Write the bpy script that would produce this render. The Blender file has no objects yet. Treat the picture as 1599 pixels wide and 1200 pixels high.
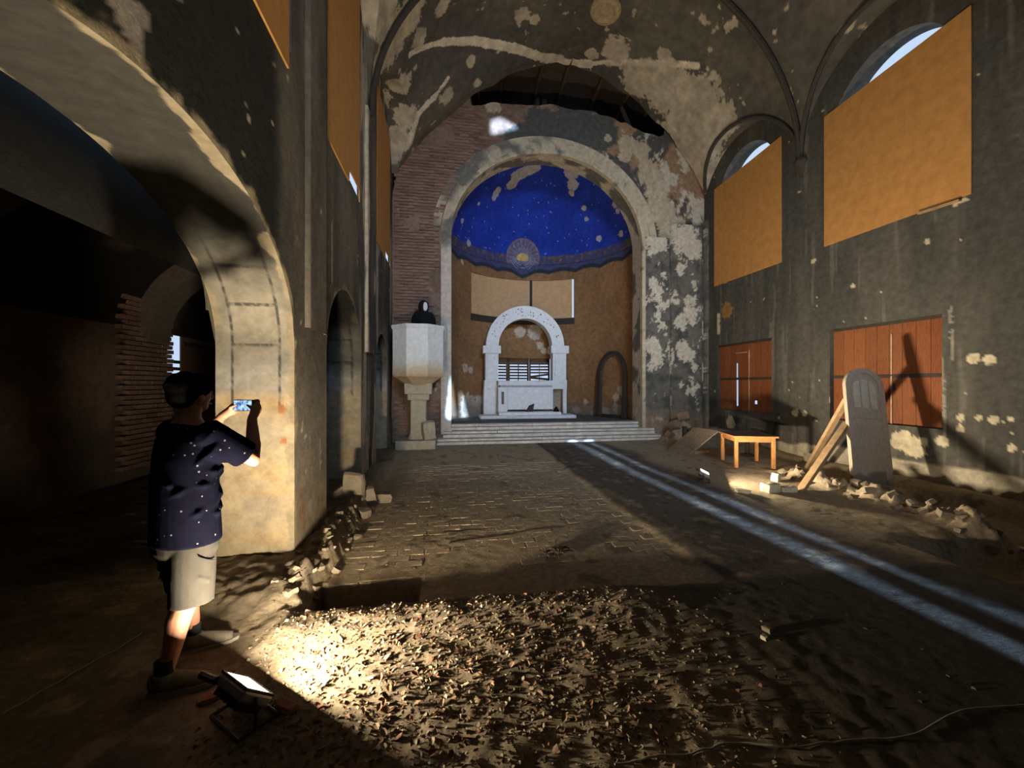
import bpy, bmesh, math, random
import numpy as np
from mathutils import Vector, Matrix

random.seed(7)
rng = np.random.default_rng(11)
scene = bpy.context.scene
C = scene.collection

# ------------------------------------------------------------------ camera, world, sun, exposure
FPX, CAM_H, YAW = 640.0, 1.64, math.radians(9.32)
cam_data = bpy.data.cameras.new('camera')
cam_data.sensor_width = 36.0
cam_data.lens = 36.0 * FPX / 1599.0
cam_data.clip_start = 0.05
cam = bpy.data.objects.new('camera', cam_data)
C.objects.link(cam)
cam.location = (0, 0, CAM_H)
cam.rotation_euler = (math.pi / 2, 0, -YAW)
scene.camera = cam

scene.view_settings.view_transform = 'Standard'
scene.view_settings.look = 'None'
scene.view_settings.gamma = 1.0
scene.view_settings.use_curve_mapping = False
scene.view_settings.exposure = 0.6
scene.cycles.use_denoising = True
scene.cycles.max_bounces = 8
scene.cycles.diffuse_bounces = 5
scene.cycles.sample_clamp_indirect = 6.0

world = bpy.data.worlds.new('sky')
scene.world = world
world.use_nodes = True
bgn = world.node_tree.nodes['Background']
bgn.inputs[0].default_value = (0.60, 0.76, 1.0, 1)
bgn.inputs[1].default_value = 0.62

SUN_EL = math.radians(4.0)
sun_d = bpy.data.lights.new('sun', 'SUN')
sun_d.energy = 24.0
sun_d.color = (0.42, 0.64, 1.0)
sun_d.angle = math.radians(0.55)
sun = bpy.data.objects.new('sun', sun_d)
C.objects.link(sun)
sun.location = (3, -30, 6)
sun.rotation_euler = (math.pi / 2 - SUN_EL, 0, 0)

# cool fill added behind the camera for inferred west daylight; no window opening modelled
wl_d = bpy.data.lights.new('west_daylight_fill', 'AREA')
wl_d.shape = 'RECTANGLE'; wl_d.size = 2.6; wl_d.size_y = 2.6
wl_d.energy = 140.0; wl_d.color = (0.52, 0.72, 1.0); wl_d.spread = math.radians(46)   # narrow cone keeps the fill off the near floor
wl = bpy.data.objects.new('west_daylight_fill', wl_d)
C.objects.link(wl)
wl.location = (3.15, -7.9, 6.6)
wl.rotation_euler = (math.radians(90 - 9), 0, 0)

# ------------------------------------------------------------------ measuring: pixel of the photograph -> point of the place
cy_, sy_ = math.cos(YAW), math.sin(YAW)
def ray(px, py):
    a, b = (px - 799.5) / FPX, (600.0 - py) / FPX
    return np.array((a * cy_ + sy_, -a * sy_ + cy_, b))
def on_x(px, py, X):
    d = ray(px, py); t = X / d[0]; return np.array((X, d[1] * t, CAM_H + d[2] * t))
def on_y(px, py, Y):
    d = ray(px, py); t = Y / d[1]; return np.array((d[0] * t, Y, CAM_H + d[2] * t))
def on_z(px, py, Z):
    d = ray(px, py); t = (Z - CAM_H) / d[2]; return np.array((d[0] * t, d[1] * t, Z))
def at(px, py, zc):
    d = ray(px, py); return np.array((d[0] * zc, d[1] * zc, CAM_H + d[2] * zc))

# ------------------------------------------------------------------ noise, masks
def _hash(i, j, k, s):
    n = (i * 73856093) ^ (j * 19349663) ^ (k * 83492791) ^ (s * 2654435761)
    n = (n ^ (n >> 13)) * 1274126177
    n = n & 0x7fffffff
    return ((n ^ (n >> 16)) & 0xffff) / 65535.0
def vnoise(P, s=0):
    P = np.asarray(P, float)
    f = np.floor(P).astype(np.int64); r = P - f; r = r * r * (3 - 2 * r)
    i, j, k = f[..., 0], f[..., 1], f[..., 2]
    out = 0
    for di in (0, 1):
        wx = r[..., 0] if di else 1 - r[..., 0]
        for dj in (0, 1):
            wy = r[..., 1] if dj else 1 - r[..., 1]
            for dk in (0, 1):
                wz = r[..., 2] if dk else 1 - r[..., 2]
                out = out + wx * wy * wz * _hash(i + di, j + dj, k + dk, s)
    return out
def fbm(P, freq=1.0, octv=4, s=0, pers=0.5):
    P = np.asarray(P, float) * freq; a, t, o = 0.5, 0, 0
    for q in range(octv):
        o = o + a * vnoise(P, s + q); t += a; a *= pers; P = P * 2.03 + 11.7
    return o / t
def sstep(a, b, x):
    t = np.clip((x - a) / (b - a), 0, 1); return t * t * (3 - 2 * t)
def blob_mask(P, blobs, amp=1.1, freq=4.0, s=3, soft=0.05):
    """blobs: (point, radius) or (p0, p1, radius); ragged patches."""
    m = np.full(P.shape[:-1], -3.0)
    for b in blobs:
        if len(b) == 2:
            d = np.linalg.norm(P - b[0], axis=-1)
        else:
            a, c = np.asarray(b[0]), np.asarray(b[1]); ac = c - a
            t = np.clip(((P - a) @ ac) / max(ac @ ac, 1e-9), 0, 1)
            d = np.linalg.norm(P - (a + t[..., None] * ac), axis=-1)
        m = np.maximum(m, 1 - d / b[-1])
    n = fbm(P, freq, 6, s, .66) - 0.5 + .55 * (fbm(P, freq * 3.7, 3, s + 17, .6) - 0.5)
    return sstep(-soft, soft, m + amp * n)
def lerp(a, b, m):
    return a * (1 - m[..., None]) + np.asarray(b) * m[..., None]
def const(P, c):
    return np.broadcast_to(np.asarray(c, float), P.shape).copy()

# ------------------------------------------------------------------ materials
MATS = {}
def material(name, color=None, attr=False, rough=0.9, var=0.25, nscale=14.0, bump=0.25, bscale=40.0,
             bdist=0.02, metal=0.0, spec=0.25, rnd=None, stretch=None, emit=None, ramp=None, sub=0.0):
    if name in MATS: return MATS[name]
    m = bpy.data.materials.new(name); m.use_nodes = True
    nt = m.node_tree; N, L = nt.nodes, nt.links
    b = N['Principled BSDF']
    b.inputs['Roughness'].default_value = rough
    b.inputs['Metallic'].default_value = metal
    b.inputs['Specular IOR Level'].default_value = spec
    tc = N.new('ShaderNodeTexCoord'); mp = N.new('ShaderNodeMapping')
    L.new(tc.outputs['Object'], mp.inputs[0])
    if stretch: mp.inputs['Scale'].default_value = stretch
    if attr:
        src = N.new('ShaderNodeAttribute'); src.attribute_name = 'Col'; src_out = src.outputs['Color']
    elif rnd:
        oi = N.new('ShaderNodeObjectInfo'); cr = N.new('ShaderNodeValToRGB')
        cr.color_ramp.interpolation = 'LINEAR'
        while len(cr.color_ramp.elements) < len(rnd): cr.color_ramp.elements.new(0.5)
        for i, c in enumerate(rnd):
            cr.color_ramp.elements[i].position = i / (len(rnd) - 1); cr.color_ramp.elements[i].color = (*c, 1)
        L.new(oi.outputs['Random'], cr.inputs[0]); src_out = cr.outputs[0]
    else:
        src = N.new('ShaderNodeRGB'); src.outputs[0].default_value = (*color, 1); src_out = src.outputs[0]
    nz = N.new('ShaderNodeTexNoise'); nz.inputs['Scale'].default_value = nscale
    nz.inputs['Detail'].default_value = 6; nz.inputs['Roughness'].default_value = 0.65
    L.new(mp.outputs[0], nz.inputs['Vector'])
    mr = N.new('ShaderNodeMapRange')
    mr.inputs['From Min'].default_value = 0.3; mr.inputs['From Max'].default_value = 0.7
    mr.inputs['To Min'].default_value = 1 - var; mr.inputs['To Max'].default_value = 1 + var
    L.new(nz.outputs['Fac'], mr.inputs['Value'])
    mx = N.new('ShaderNodeVectorMath'); mx.operation = 'SCALE'
    L.new(src_out, mx.inputs[0]); L.new(mr.outputs[0], mx.inputs['Scale'])
    L.new(mx.outputs[0], b.inputs['Base Color'])
    if bump:
        n2 = N.new('ShaderNodeTexNoise'); n2.inputs['Scale'].default_value = bscale
        n2.inputs['Detail'].default_value = 8; n2.inputs['Roughness'].default_value = 0.7
        L.new(mp.outputs[0], n2.inputs['Vector'])
        bp = N.new('ShaderNodeBump'); bp.inputs['Strength'].default_value = bump
        bp.inputs['Distance'].default_value = bdist
        L.new(n2.outputs['Fac'], bp.inputs['Height']); L.new(bp.outputs[0], b.inputs['Normal'])
    if emit:
        b.inputs['Emission Color'].default_value = (*emit[0], 1); b.inputs['Emission Strength'].default_value = emit[1]
    if sub: b.inputs['Subsurface Weight'].default_value = sub; b.inputs['Subsurface Radius'].default_value = (.012, .004, .002)
    MATS[name] = m
    return m

M_wall = material('painted_plaster', attr=True, rough=0.92, var=0.28, nscale=9, bump=0.35, bscale=16, bdist=0.03)
M_vault = material('vault_plaster', attr=True, rough=0.85, var=0.3, nscale=5, bump=0.35, bscale=9, bdist=0.03)
M_soil = material('earth', attr=True, rough=0.97, var=0.3, nscale=22, bump=0.45, bscale=34, bdist=0.02, spec=0.1)
M_debris = material('litter', attr=True, rough=0.9, var=0.2, nscale=30, bump=0.2, bscale=60, spec=0.1)
M_brick = material('brick', rnd=[(.17, .10, .075), (.22, .135, .10), (.26, .17, .125), (.20, .13, .105)], rough=0.95, var=0.3, nscale=20, bump=0.5, bscale=60)
M_floorbrick = material('floor_brick', rnd=[(.40, .32, .21), (.47, .375, .25), (.43, .335, .22), (.37, .30, .20)], rough=0.97, var=0.35, nscale=16, bump=0.35, bscale=45, bdist=.01)
M_ply = material('plywood', (.46, .225, .066), rough=0.8, var=0.16, nscale=6, bump=0.12, bscale=30)
M_plyL = material('plywood_pale', (.58, .35, .175), rough=0.8, var=0.14, nscale=8, bump=0.1, bscale=30)
M_red = material('red_brown_boards', rnd=[(.17, .052, .018), (.205, .065, .022), (.18, .066, .026), (.225, .08, .028)], rough=0.7, var=0.3, nscale=9, bump=0.25, bscale=20, stretch=(1, 6, .8))
M_greywood = material('weathered_door_wood', (.38, .31, .24), rough=0.85, var=0.25, nscale=8, bump=0.3, bscale=14, stretch=(8, 8, 1))
M_pane = material('door_insert', (.48, .43, .33), rough=0.8, var=.2, bump=.15)
M_beam = material('timber', (.36, .24, .125), rough=0.8, var=0.3, nscale=8, bump=0.25, bscale=25)
M_orange = material('table_wood', (.50, .23, .075), rough=0.55, var=0.25, nscale=10, bump=0.12, spec=0.4)
M_tabletop = material('table_top_board', (.11, .085, .07), rough=0.7, var=0.25, bump=0.1)
M_darkwood = material('dark_wood', (.045, .035, .028), rough=0.8, var=0.3, bump=0.3, bscale=20)
M_rafter = material('old_rafter', (.10, .065, .04), rough=0.9, var=0.3, bump=0.3, bscale=20)
M_board = material('grey_brown_board', (.22, .165, .115), rough=0.85, var=0.3, nscale=10, bump=0.25)
M_white = material('white_stone', (.80, .79, .76), rough=0.75, var=0.12, nscale=10, bump=0.2, bscale=25, bdist=.01)
M_whiteattr = material('white_to_tan_stone', attr=True, rough=0.75, var=0.12, nscale=10, bump=0.2, bscale=25, bdist=.01)
M_step = material('step_stone', (.62, .57, .49), rough=0.85, var=0.3, nscale=6, bump=0.3, bscale=20)
M_stone = material('rubble_stone', rnd=[(.20, .165, .115), (.28, .23, .165), (.24, .20, .15)], rough=0.95, var=0.25, nscale=9, bump=0.6, bscale=22)
M_cream = material('cream_stone', (.47, .41, .29), rough=0.9, var=0.2, nscale=9, bump=0.4, bscale=22)
M_rib = material('vault_rib', (.048, .042, .034), rough=0.85, var=0.3, nscale=14, bump=0.4, bscale=30)
M_boss = material('gilded_boss', (.34, .26, .15), rough=0.7, var=0.3, bump=0.4, bscale=30)
M_black = material('black_cloth', (.006, .006, .007), rough=0.9, var=0.3, bump=0.2)
M_mask = material('white_mask', (.75, .75, .76), rough=0.5, var=0.05, bump=0)
M_plastic = material('black_plastic', (.015, .015, .016), rough=0.45, var=0.1, bump=0.05, spec=0.5)
M_alu = material('lamp_housing', (.22, .23, .22), rough=0.4, var=0.1, bump=0.05, metal=0.6)
M_lens = material('lamp_lens', (.9, .9, .9), rough=0.3, var=0, bump=0, emit=((1.0, .95, .85), 6.0))
M_cable = material('cable_sheath', (.34, .32, .26), rough=0.6, var=0.1, bump=0)
M_skin = material('skin', (.33, .150, .098), rough=0.55, var=0.08, nscale=20, bump=0.05, spec=0.35, sub=0.15)
M_hair = material('black_hair', (.0025, .0024, .0024), rough=0.8, spec=.0, var=0.3, nscale=60, bump=0.5, bscale=90, stretch=(1, 1, .3))
M_shorts = material('grey_shorts_cloth', (.032, .030, .026), rough=0.95, spec=0.0, var=0.12, nscale=30, bump=0.15, bscale=120)
M_shoe = material('khaki_canvas', (.15, .132, .10), rough=0.85, var=0.15, nscale=40, bump=0.2, bscale=120)
M_sole = material('pale_sole', (.26, .24, .20), rough=0.7, var=0.1, bump=0.1)
M_sock = material('black_sock', (.012, .012, .013), rough=0.95, var=0.2, bump=0.2, bscale=120)

def shirt_material():
    m = material('navy_dotted_cotton', (.0035, .0037, .0080), rough=0.95, spec=0.0, var=0.2, nscale=25, bump=0.2, bscale=90)
    nt = m.node_tree; N, L = nt.nodes, nt.links; b = N['Principled BSDF']
    tc = N.new('ShaderNodeTexCoord'); v = N.new('ShaderNodeTexVoronoi'); v.inputs['Scale'].default_value = 24; v.inputs['Randomness'].default_value = .8
    L.new(tc.outputs['Object'], v.inputs['Vector'])
    lt = N.new('ShaderNodeMath'); lt.operation = 'LESS_THAN'; lt.inputs[1].default_value = 0.125
    L.new(v.outputs['Distance'], lt.inputs[0])
    mix = N.new('ShaderNodeMix'); mix.data_type = 'RGBA'
    old = b.inputs['Base Color'].links[0].from_socket
    L.new(lt.outputs[0], mix.inputs['Factor']); L.new(old, mix.inputs['A']); mix.inputs['B'].default_value = (.11, .11, .115, 1)
    L.new(mix.outputs['Result'], b.inputs['Base Color'])
    return m
M_shirt = shirt_material()

# ------------------------------------------------------------------ mesh helpers
def link(o, parent=None):
    C.objects.link(o)
    if parent is not None: o.parent = parent
    return o
def mesh_np(name, V, F, mats, parent=None, col=None, smooth=False, loc=None):
    """V (n,3), F list of index tuples or (m,4) array."""
    me = bpy.data.meshes.new(name)
    if isinstance(F, np.ndarray):
        k = F.shape[1]
        me.vertices.add(len(V)); me.vertices.foreach_set('co', np.asarray(V, np.float32).ravel())
        me.loops.add(F.size); me.loops.foreach_set('vertex_index', F.astype(np.int32).ravel())
        me.polygons.add(len(F)); me.polygons.foreach_set('loop_start', np.arange(0, F.size, k, dtype=np.int32))
        me.update(calc_edges=True); me.validate()
    else:
        me.from_pydata([tuple(map(float, v)) for v in V], [], F); me.update()
    if smooth: me.polygons.foreach_set('use_smooth', np.ones(len(me.polygons), bool))
    if col is not None:
        a = me.color_attributes.new('Col', 'FLOAT_COLOR', 'POINT')
        c = np.ones((len(V), 4), np.float32); c[:, :3] = np.clip(col, 0, 1)
        a.data.foreach_set('color', c.ravel())
    me.materials.append(mats)
    o = bpy.data.objects.new(name, me)
    if loc is not None: o.location = loc
    return link(o, parent)
class Grids:
    """collects point grids into one mesh."""
    def __init__(s): s.V, s.F, s.n = [], [], 0
    def add(s, P, flip=False, keep=None):
        a, b = P.shape[:2]
        idx = np.arange(a * b).reshape(a, b) + s.n
        f = np.stack([idx[:-1, :-1], idx[1:, :-1], idx[1:, 1:], idx[:-1, 1:]], -1)
        if keep is not None: f = f[keep]
        f = f.reshape(-1, 4)
        if flip: f = f[:, ::-1]
        s.V.append(P.reshape(-1, 3)); s.F.append(f); s.n += a * b
    def get(s): return np.concatenate(s.V), np.concatenate(s.F)
def patch_wall(axis, c, u0, u1, z0, z1, du=0.05, dz=0.05):
    """vertical ruled patch; axis 'x': plane x=c, u=y; axis 'y': plane y=c, u=x. z0,z1 numbers or functions of u."""
    nu = max(2, int(abs(u1 - u0) / du) + 1); u = np.linspace(u0, u1, nu)
    a = z0(u) if callable(z0) else np.full(nu, float(z0)); b = z1(u) if callable(z1) else np.full(nu, float(z1))
    nz = max(2, int(np.max(np.abs(b - a)) / dz) + 1); t = np.linspace(0, 1, nz)
    Z = a[:, None] + (b - a)[:, None] * t[None, :]
    U = np.repeat(u[:, None], nz, 1); K = np.full_like(U, c)
    return np.stack([K, U, Z], -1) if axis == 'x' else np.stack([U, K, Z], -1)
def strip(A, B, n):
    """grid between polylines A and B."""
    A, B = np.asarray(A, float), np.asarray(B, float); t = np.linspace(0, 1, n)[None, :, None]
    return A[:, None, :] * (1 - t) + B[:, None, :] * t

class MB:
    def __init__(s): s.bm = bmesh.new()
    def box(s, c, size, rot=None, bevel=0.0, jit=0.0):
        r = bmesh.ops.create_cube(s.bm, size=1.0); vs = r['verts']
        M = Matrix.Translation(Vector(c)) @ (rot.to_4x4() if rot is not None else Matrix()) @ Matrix.Diagonal((*size, 1))
        for v in vs:
            v.co = M @ v.co
            if jit: v.co += Vector([random.uniform(-jit, jit) for _ in range(3)])
        if bevel:
            es = {e for v in vs for e in v.link_edges}
            bmesh.ops.bevel(s.bm, geom=list(es), offset=bevel, segments=2, affect='EDGES', profile=.6)
        return s
    def tube(s, pts, radii, seg=10, caps=True, ell=None):
        pts = [Vector(p) for p in pts]
        if not hasattr(radii, '__len__'): radii = [radii] * len(pts)
        rings = []; up = None
        for i, p in enumerate(pts):
            t = (pts[min(i + 1, len(pts) - 1)] - pts[max(i - 1, 0)]).normalized()
            if up is None: up = Vector((0, 0, 1)) if abs(t.z) < .9 else Vector((0, 1, 0))
            a = (up - t * up.dot(t)).normalized(); up = a; b = t.cross(a)
            ra, rb = (radii[i] if hasattr(radii[i], '__len__') else (radii[i], radii[i]))
            rings.append([s.bm.verts.new(p + a * (ra * math.cos(2 * math.pi * k / seg)) + b * (rb * math.sin(2 * math.pi * k / seg))) for k in range(seg)])
        for r0, r1 in zip(rings, rings[1:]):
            for k in range(seg):
                s.bm.faces.new((r0[k], r0[(k + 1) % seg], r1[(k + 1) % seg], r1[k]))
        if caps: s.bm.faces.new(rings[0][::-1]); s.bm.faces.new(rings[-1])
        return s
    def lathe(s, prof, c=(0, 0, 0), seg=24, ang0=0, caps=True):
        rings = []
        for r, z in prof:
            rings.append([s.bm.verts.new((c[0] + r * math.cos(ang0 + 2 * math.pi * k / seg), c[1] + r * math.sin(ang0 + 2 * math.pi * k / seg), c[2] + z)) for k in range(seg)])
        for r0, r1 in zip(rings, rings[1:]):
            for k in range(seg): s.bm.faces.new((r0[k], r0[(k + 1) % seg], r1[(k + 1) % seg], r1[k]))
        if caps: s.bm.faces.new(rings[0][::-1]); s.bm.faces.new(rings[-1])
        return s
    def ball(s, c, r, seg=16, rot=None):
        rr = r if hasattr(r, '__len__') else (r, r, r)
        M = Matrix.Translation(Vector(c)) @ (rot.to_4x4() if rot is not None else Matrix()) @ Matrix.Diagonal((*rr, 1))
        bmesh.ops.create_uvsphere(s.bm, u_segments=seg, v_segments=max(6, seg // 2 + 2), radius=1, matrix=M)
        return s
    def extrude_outline(s, outline, origin, ux, uy, un, depth):
        """closed outline [(a,b)] in plane (ux,uy) extruded along un by depth."""
        o, ux, uy, un = Vector(origin), Vector(ux), Vector(uy), Vector(un)
        f = [s.bm.verts.new(o + ux * a + uy * b) for a, b in outline]
        g = [s.bm.verts.new(o + ux * a + uy * b + un * depth) for a, b in outline]
        s.bm.faces.new(f); s.bm.faces.new(g[::-1]); n = len(f)
        for i in range(n): s.bm.faces.new((f[i], g[i], g[(i + 1) % n], f[(i + 1) % n]))
        return s
    def ring_outline(s, outer, inner, origin, ux, uy, un, depth):
        """open band between two polylines of equal length, extruded."""
        o, ux, uy, un = Vector(origin), Vector(ux), Vector(uy), Vector(un)
        P = lambda q, d: s.bm.verts.new(o + ux * q[0] + uy * q[1] + un * d)
        A = [P(q, 0) for q in outer]; B = [P(q, 0) for q in inner]; A2 = [P(q, depth) for q in outer]; B2 = [P(q, depth) for q in inner]
        for i in range(len(A) - 1):
            s.bm.faces.new((A[i], A[i + 1], B[i + 1], B[i])); s.bm.faces.new((A2[i], B2[i], B2[i + 1], A2[i + 1]))
            s.bm.faces.new((A[i], A2[i], A2[i + 1], A[i + 1])); s.bm.faces.new((B[i], B[i + 1], B2[i + 1], B2[i]))
        for i in (0, -1): s.bm.faces.new((A[i], B[i], B2[i], A2[i]))
        return s
    def build(s, name, m, parent=None, smooth=False, loc=None, rotz=0.0, colf=None):
        bmesh.ops.recalc_face_normals(s.bm, faces=s.bm.faces[:])
        me = bpy.data.meshes.new(name); s.bm.to_mesh(me); s.bm.free()
        if smooth:
            me.polygons.foreach_set('use_smooth', np.ones(len(me.polygons), bool))
            try: me.set_sharp_from_angle(angle=math.radians(40))
            except Exception: pass
        if colf is not None:
            V = np.zeros(len(me.vertices) * 3); me.vertices.foreach_get('co', V); V = V.reshape(-1, 3)
            a = me.color_attributes.new('Col', 'FLOAT_COLOR', 'POINT'); c = np.ones((len(V), 4), np.float32)
            c[:, :3] = np.clip(colf(V), 0, 1); a.data.foreach_set('color', c.ravel())
        me.materials.append(m)
        o = bpy.data.objects.new(name, me)
        if loc is not None: o.location = loc
        o.rotation_euler.z = rotz
        return link(o, parent)
def tag(o, label=None, cat=None, group=None, kind=None):
    if label: o['label'] = label
    if cat: o['category'] = cat
    if group: o['group'] = group
    if kind: o['kind'] = kind
    return o
def thing(name, label, cat, loc=(0, 0, 0), rotz=0.0, group=None):
    o = bpy.data.objects.new(name, None); C.objects.link(o); o.empty_display_size = 0.2
    o.location = loc; o.rotation_euler.z = rotz
    return tag(o, label, cat, group)
def Rz(a): return Matrix.Rotation(a, 3, 'Z')
def frame(x, y, z): return Matrix((x, y, z)).transposed()
#@@STRUCTURE
# ------------------------------------------------------------------ the place: main measures (metres)
XL, XL2, XA, XR, YE, YW = -1.37, -2.03, -5.0, 7.68, 11.2, -8.0
XC, RV = (XL + XR) / 2, (XR - XL) / 2
ACX, ACY, AR, RIM, AFL = 2.9, YE + .5, 2.9, 5.95, 0.54
ARX, ARH, ARS, ARR = 2.9, 2.73, 5.6, 2.45          # chancel arch: centre, half width, springing, rise
SOOT, PALE, TAN, BRK = (.075, .071, .062), (.50, .44, .34), (.30, .235, .15), (.19, .12, .088)

_ex = np.array([-1.38, -1.2, -.5, .775, 1.84, 3.12, 4.3, 5.5, 6.54, 7.3, 7.69])
_ez = np.array([6.5, 7.32, 8.25, 9.5, 10.2, 10.72, 10.5, 9.85, 8.95, 8.0, 7.3])
def h_barrel(x, y):
    u = np.clip((x - XC) / RV, -1, 1); hT = 6.5 + 4.1 * np.sqrt(1 - u * u)
    w = sstep(9.0, 11.0, y); return hT * (1 - w) + np.interp(x, _ex, _ez) * w
BAYS = [9.55, 6.05, 2.55, -.95, -4.45]
def h_lun(y):
    h = np.full(np.shape(y), 6.5)
    for b in BAYS:
        u = np.clip((y - b) / 1.75, -1, 1); h = np.maximum(h, 6.5 + 1.75 * np.sqrt(1 - u * u))
    return h
def h_vault(x, y): return np.maximum(h_barrel(x, y), h_lun(y))
def hit_vault(px, py):
    d = ray(px, py); t = np.linspace(3, 16, 1400); X, Y, Z = d[0] * t, d[1] * t, CAM_H + d[2] * t
    k = np.argmax((Z > h_vault(X, Y)) | (X > XR) | (X < XL) | (Y > YE)); return np.array((X[k], Y[k], Z[k]))
def hit_cyl(px, py):
    d = ray(px, py); o = np.array((-ACX, -ACY)); a = d[0]**2 + d[1]**2; b = d[:2] @ o; c = o @ o - AR**2
    t = (-b + math.sqrt(max(b * b - a * c, 0))) / a; return np.array((d[0] * t, d[1] * t, CAM_H + d[2] * t))
def hit_dome(px, py):
    d = ray(px, py); o = np.array((-ACX, -ACY, CAM_H - RIM)); a = d @ d; b = d @ o; c = o @ o - AR**2
    t = (-b + math.sqrt(max(b * b - a * c, 0))) / a; return np.array((d[0] * t, d[1] * t, CAM_H + d[2] * t))
def px_blobs(fn, lst):
    """patches measured in the photograph: (px,py,r) or (px0,py0,px1,py1,r); turned into points of the surface."""
    out = []
    for b in lst:
        p = fn(b[0], b[1]); zc = p[0] * sy_ + p[1] * cy_
        if len(b) == 3: out.append((p, b[2] / FPX * zc))
        else: out.append((p, fn(b[2], b[3]), b[4] / FPX * zc))
    return out
class GC:
    def __init__(s): s.g, s.c = Grids(), []
    def add(s, P, col, keep=None): s.g.add(P, keep=keep); s.c.append(np.asarray(col).reshape(-1, 3))
    def build(s, name, m, parent=None, smooth=False):
        V, F = s.g.get(); return mesh_np(name, V, F, m, parent, np.concatenate(s.c), smooth)

# ------------------------------------------------------------------ ceiling: groin vault
def build_vault():
    th = np.linspace(0, math.pi, 420)
    y = np.concatenate([np.arange(YW, 3, .14), np.arange(3, 7.5, .05), np.arange(7.5, YE - .05, .024), [YE - .04]])
    T, Y = np.meshgrid(th, y, indexing='ij'); X = XC - RV * np.cos(T)
    n = fbm(np.stack([X, Y, X * 0], -1), 1.5, 3, 5) - .5
    # ragged broken edge of the shell above the missing gable
    edge = (Y > 10.9) & (X > .6) & (X < 6.7)
    Yj = np.where(edge, Y + .16 * (fbm(np.stack([X, X * 0, X * 0], -1), 3.0, 3, 9) - .5), Y)
    Z = h_vault(X, Y) + .03 * n
    P = np.stack([X, Yj, Z], -1)
    g = GC()
    col = const(P, SOOT); f = fbm(P, .8, 4, 2); col = lerp(col, (.11, .10, .08), sstep(.42, .68, f))
    lines = px_blobs(hit_vault, [(640, 85, 690, 66, 5), (690, 66, 740, 64, 6), (740, 64, 800, 74, 7), (800, 74, 850, 90, 8), (850, 90, 880, 97, 9), (880, 97, 920, 100, 8), (925, 100, 960, 98, 4),
                                 (950, 98, 1088, 103, 5), (640, 225, 652, 180, 5), (652, 180, 680, 150, 5), (680, 150, 700, 122, 3)])
    col = lerp(col, (.58, .51, .40), blob_mask(P, lines, .7, 5, 21))
    patches = px_blobs(hit_vault, [(600, 10, 48), (612, 60, 40), (640, 22, 30), (590, 110, 26), (655, 60, 18), (690, 10, 14), (600, 165, 20), (626, 135, 20), (632, 182, 20), (622, 215, 20), (612, 240, 16),
                                   (1000, 122, 30), (1040, 140, 42), (1085, 165, 48), (1118, 190, 36), (1090, 225, 44), (1098, 270, 30), (1060, 195, 30), (1102, 310, 16), (960, 75, 22), (1036, 86, 12),
                                   (735, 95, 8), (815, 24, 14), (835, 30, 8), (925, 84, 10), (745, 130, 9), (1210, 50, 4), (700, 150, 12)])
    col = lerp(col, (.42, .365, .28), blob_mask(P, patches, 1.3, 3.2, 8) * (.75 + .25 * sstep(.3, .6, fbm(P, 3, 3, 14))))
    spk = fbm(P, 4.5, 4, 31) + .10 * (fbm(P, .6, 2, 6) - .5)
    col = lerp(col, (.40, .34, .24), sstep(.725, .755, spk) * .9)
    g.add(P, col)
    o = g.build('ceiling', M_vault, smooth=True); tag(o, kind='structure')
    for yr, r in ((7.8, .06), (4.3, .06), (.8, .06)):
        pts = [(XC - RV * .992 * math.cos(t), yr, float(h_barrel(np.array(XC - RV * math.cos(t)), np.array(yr))) - .05) for t in np.linspace(.02, math.pi - .02, 60)]
        MB().tube(pts, r, 8).build('rib', M_rib, o, True)
    for b in BAYS[:3]:
        for sd in (1,):
            pts = []
            for u in np.linspace(-.995, .995, 50):
                yy = b + 1.75 * u; h = 6.5 + 1.75 * math.sqrt(1 - u * u)
                xs = np.linspace(XC, XR if sd > 0 else XL, 400)
                k = int(np.argmax(h_barrel(xs, np.full(400, yy)) < h)); x = xs[k] if k else xs[-1]
                if yy < YE - .1: pts.append((x - sd * .03, yy, h - .03))
            MB().tube(pts, .05, 8).build('groin_rib', M_rib, o, True)
    bp = hit_vault(945, 14); zb = float(h_vault(np.array(bp[0]), np.array(bp[1])))
    mb = MB(); pr = [(.0, -.05), (.08, -.06), (.14, -.03), (.2, -.03), (.26, -.075), (.34, -.06), (.38, .0), (.36, .06)]
    b = mb.lathe([(max(r, .002), z) for r, z in pr], seg=28).build('boss', M_boss, o, True)
    b.location = (bp[0], bp[1], zb - .02); b.rotation_euler.y = math.radians(12)
    for yy in (7.8,):
        for x, s in ((XR + .02, -1),):
            MB().lathe([(.03, -.34), (.07, -.24), (.10, -.12), (.15, -.06), (.16, 0), (.13, .05)], seg=16).build('corbel', M_rib, o, True, loc=(x, yy, 6.5))
    return o
ceiling = build_vault()

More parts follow.
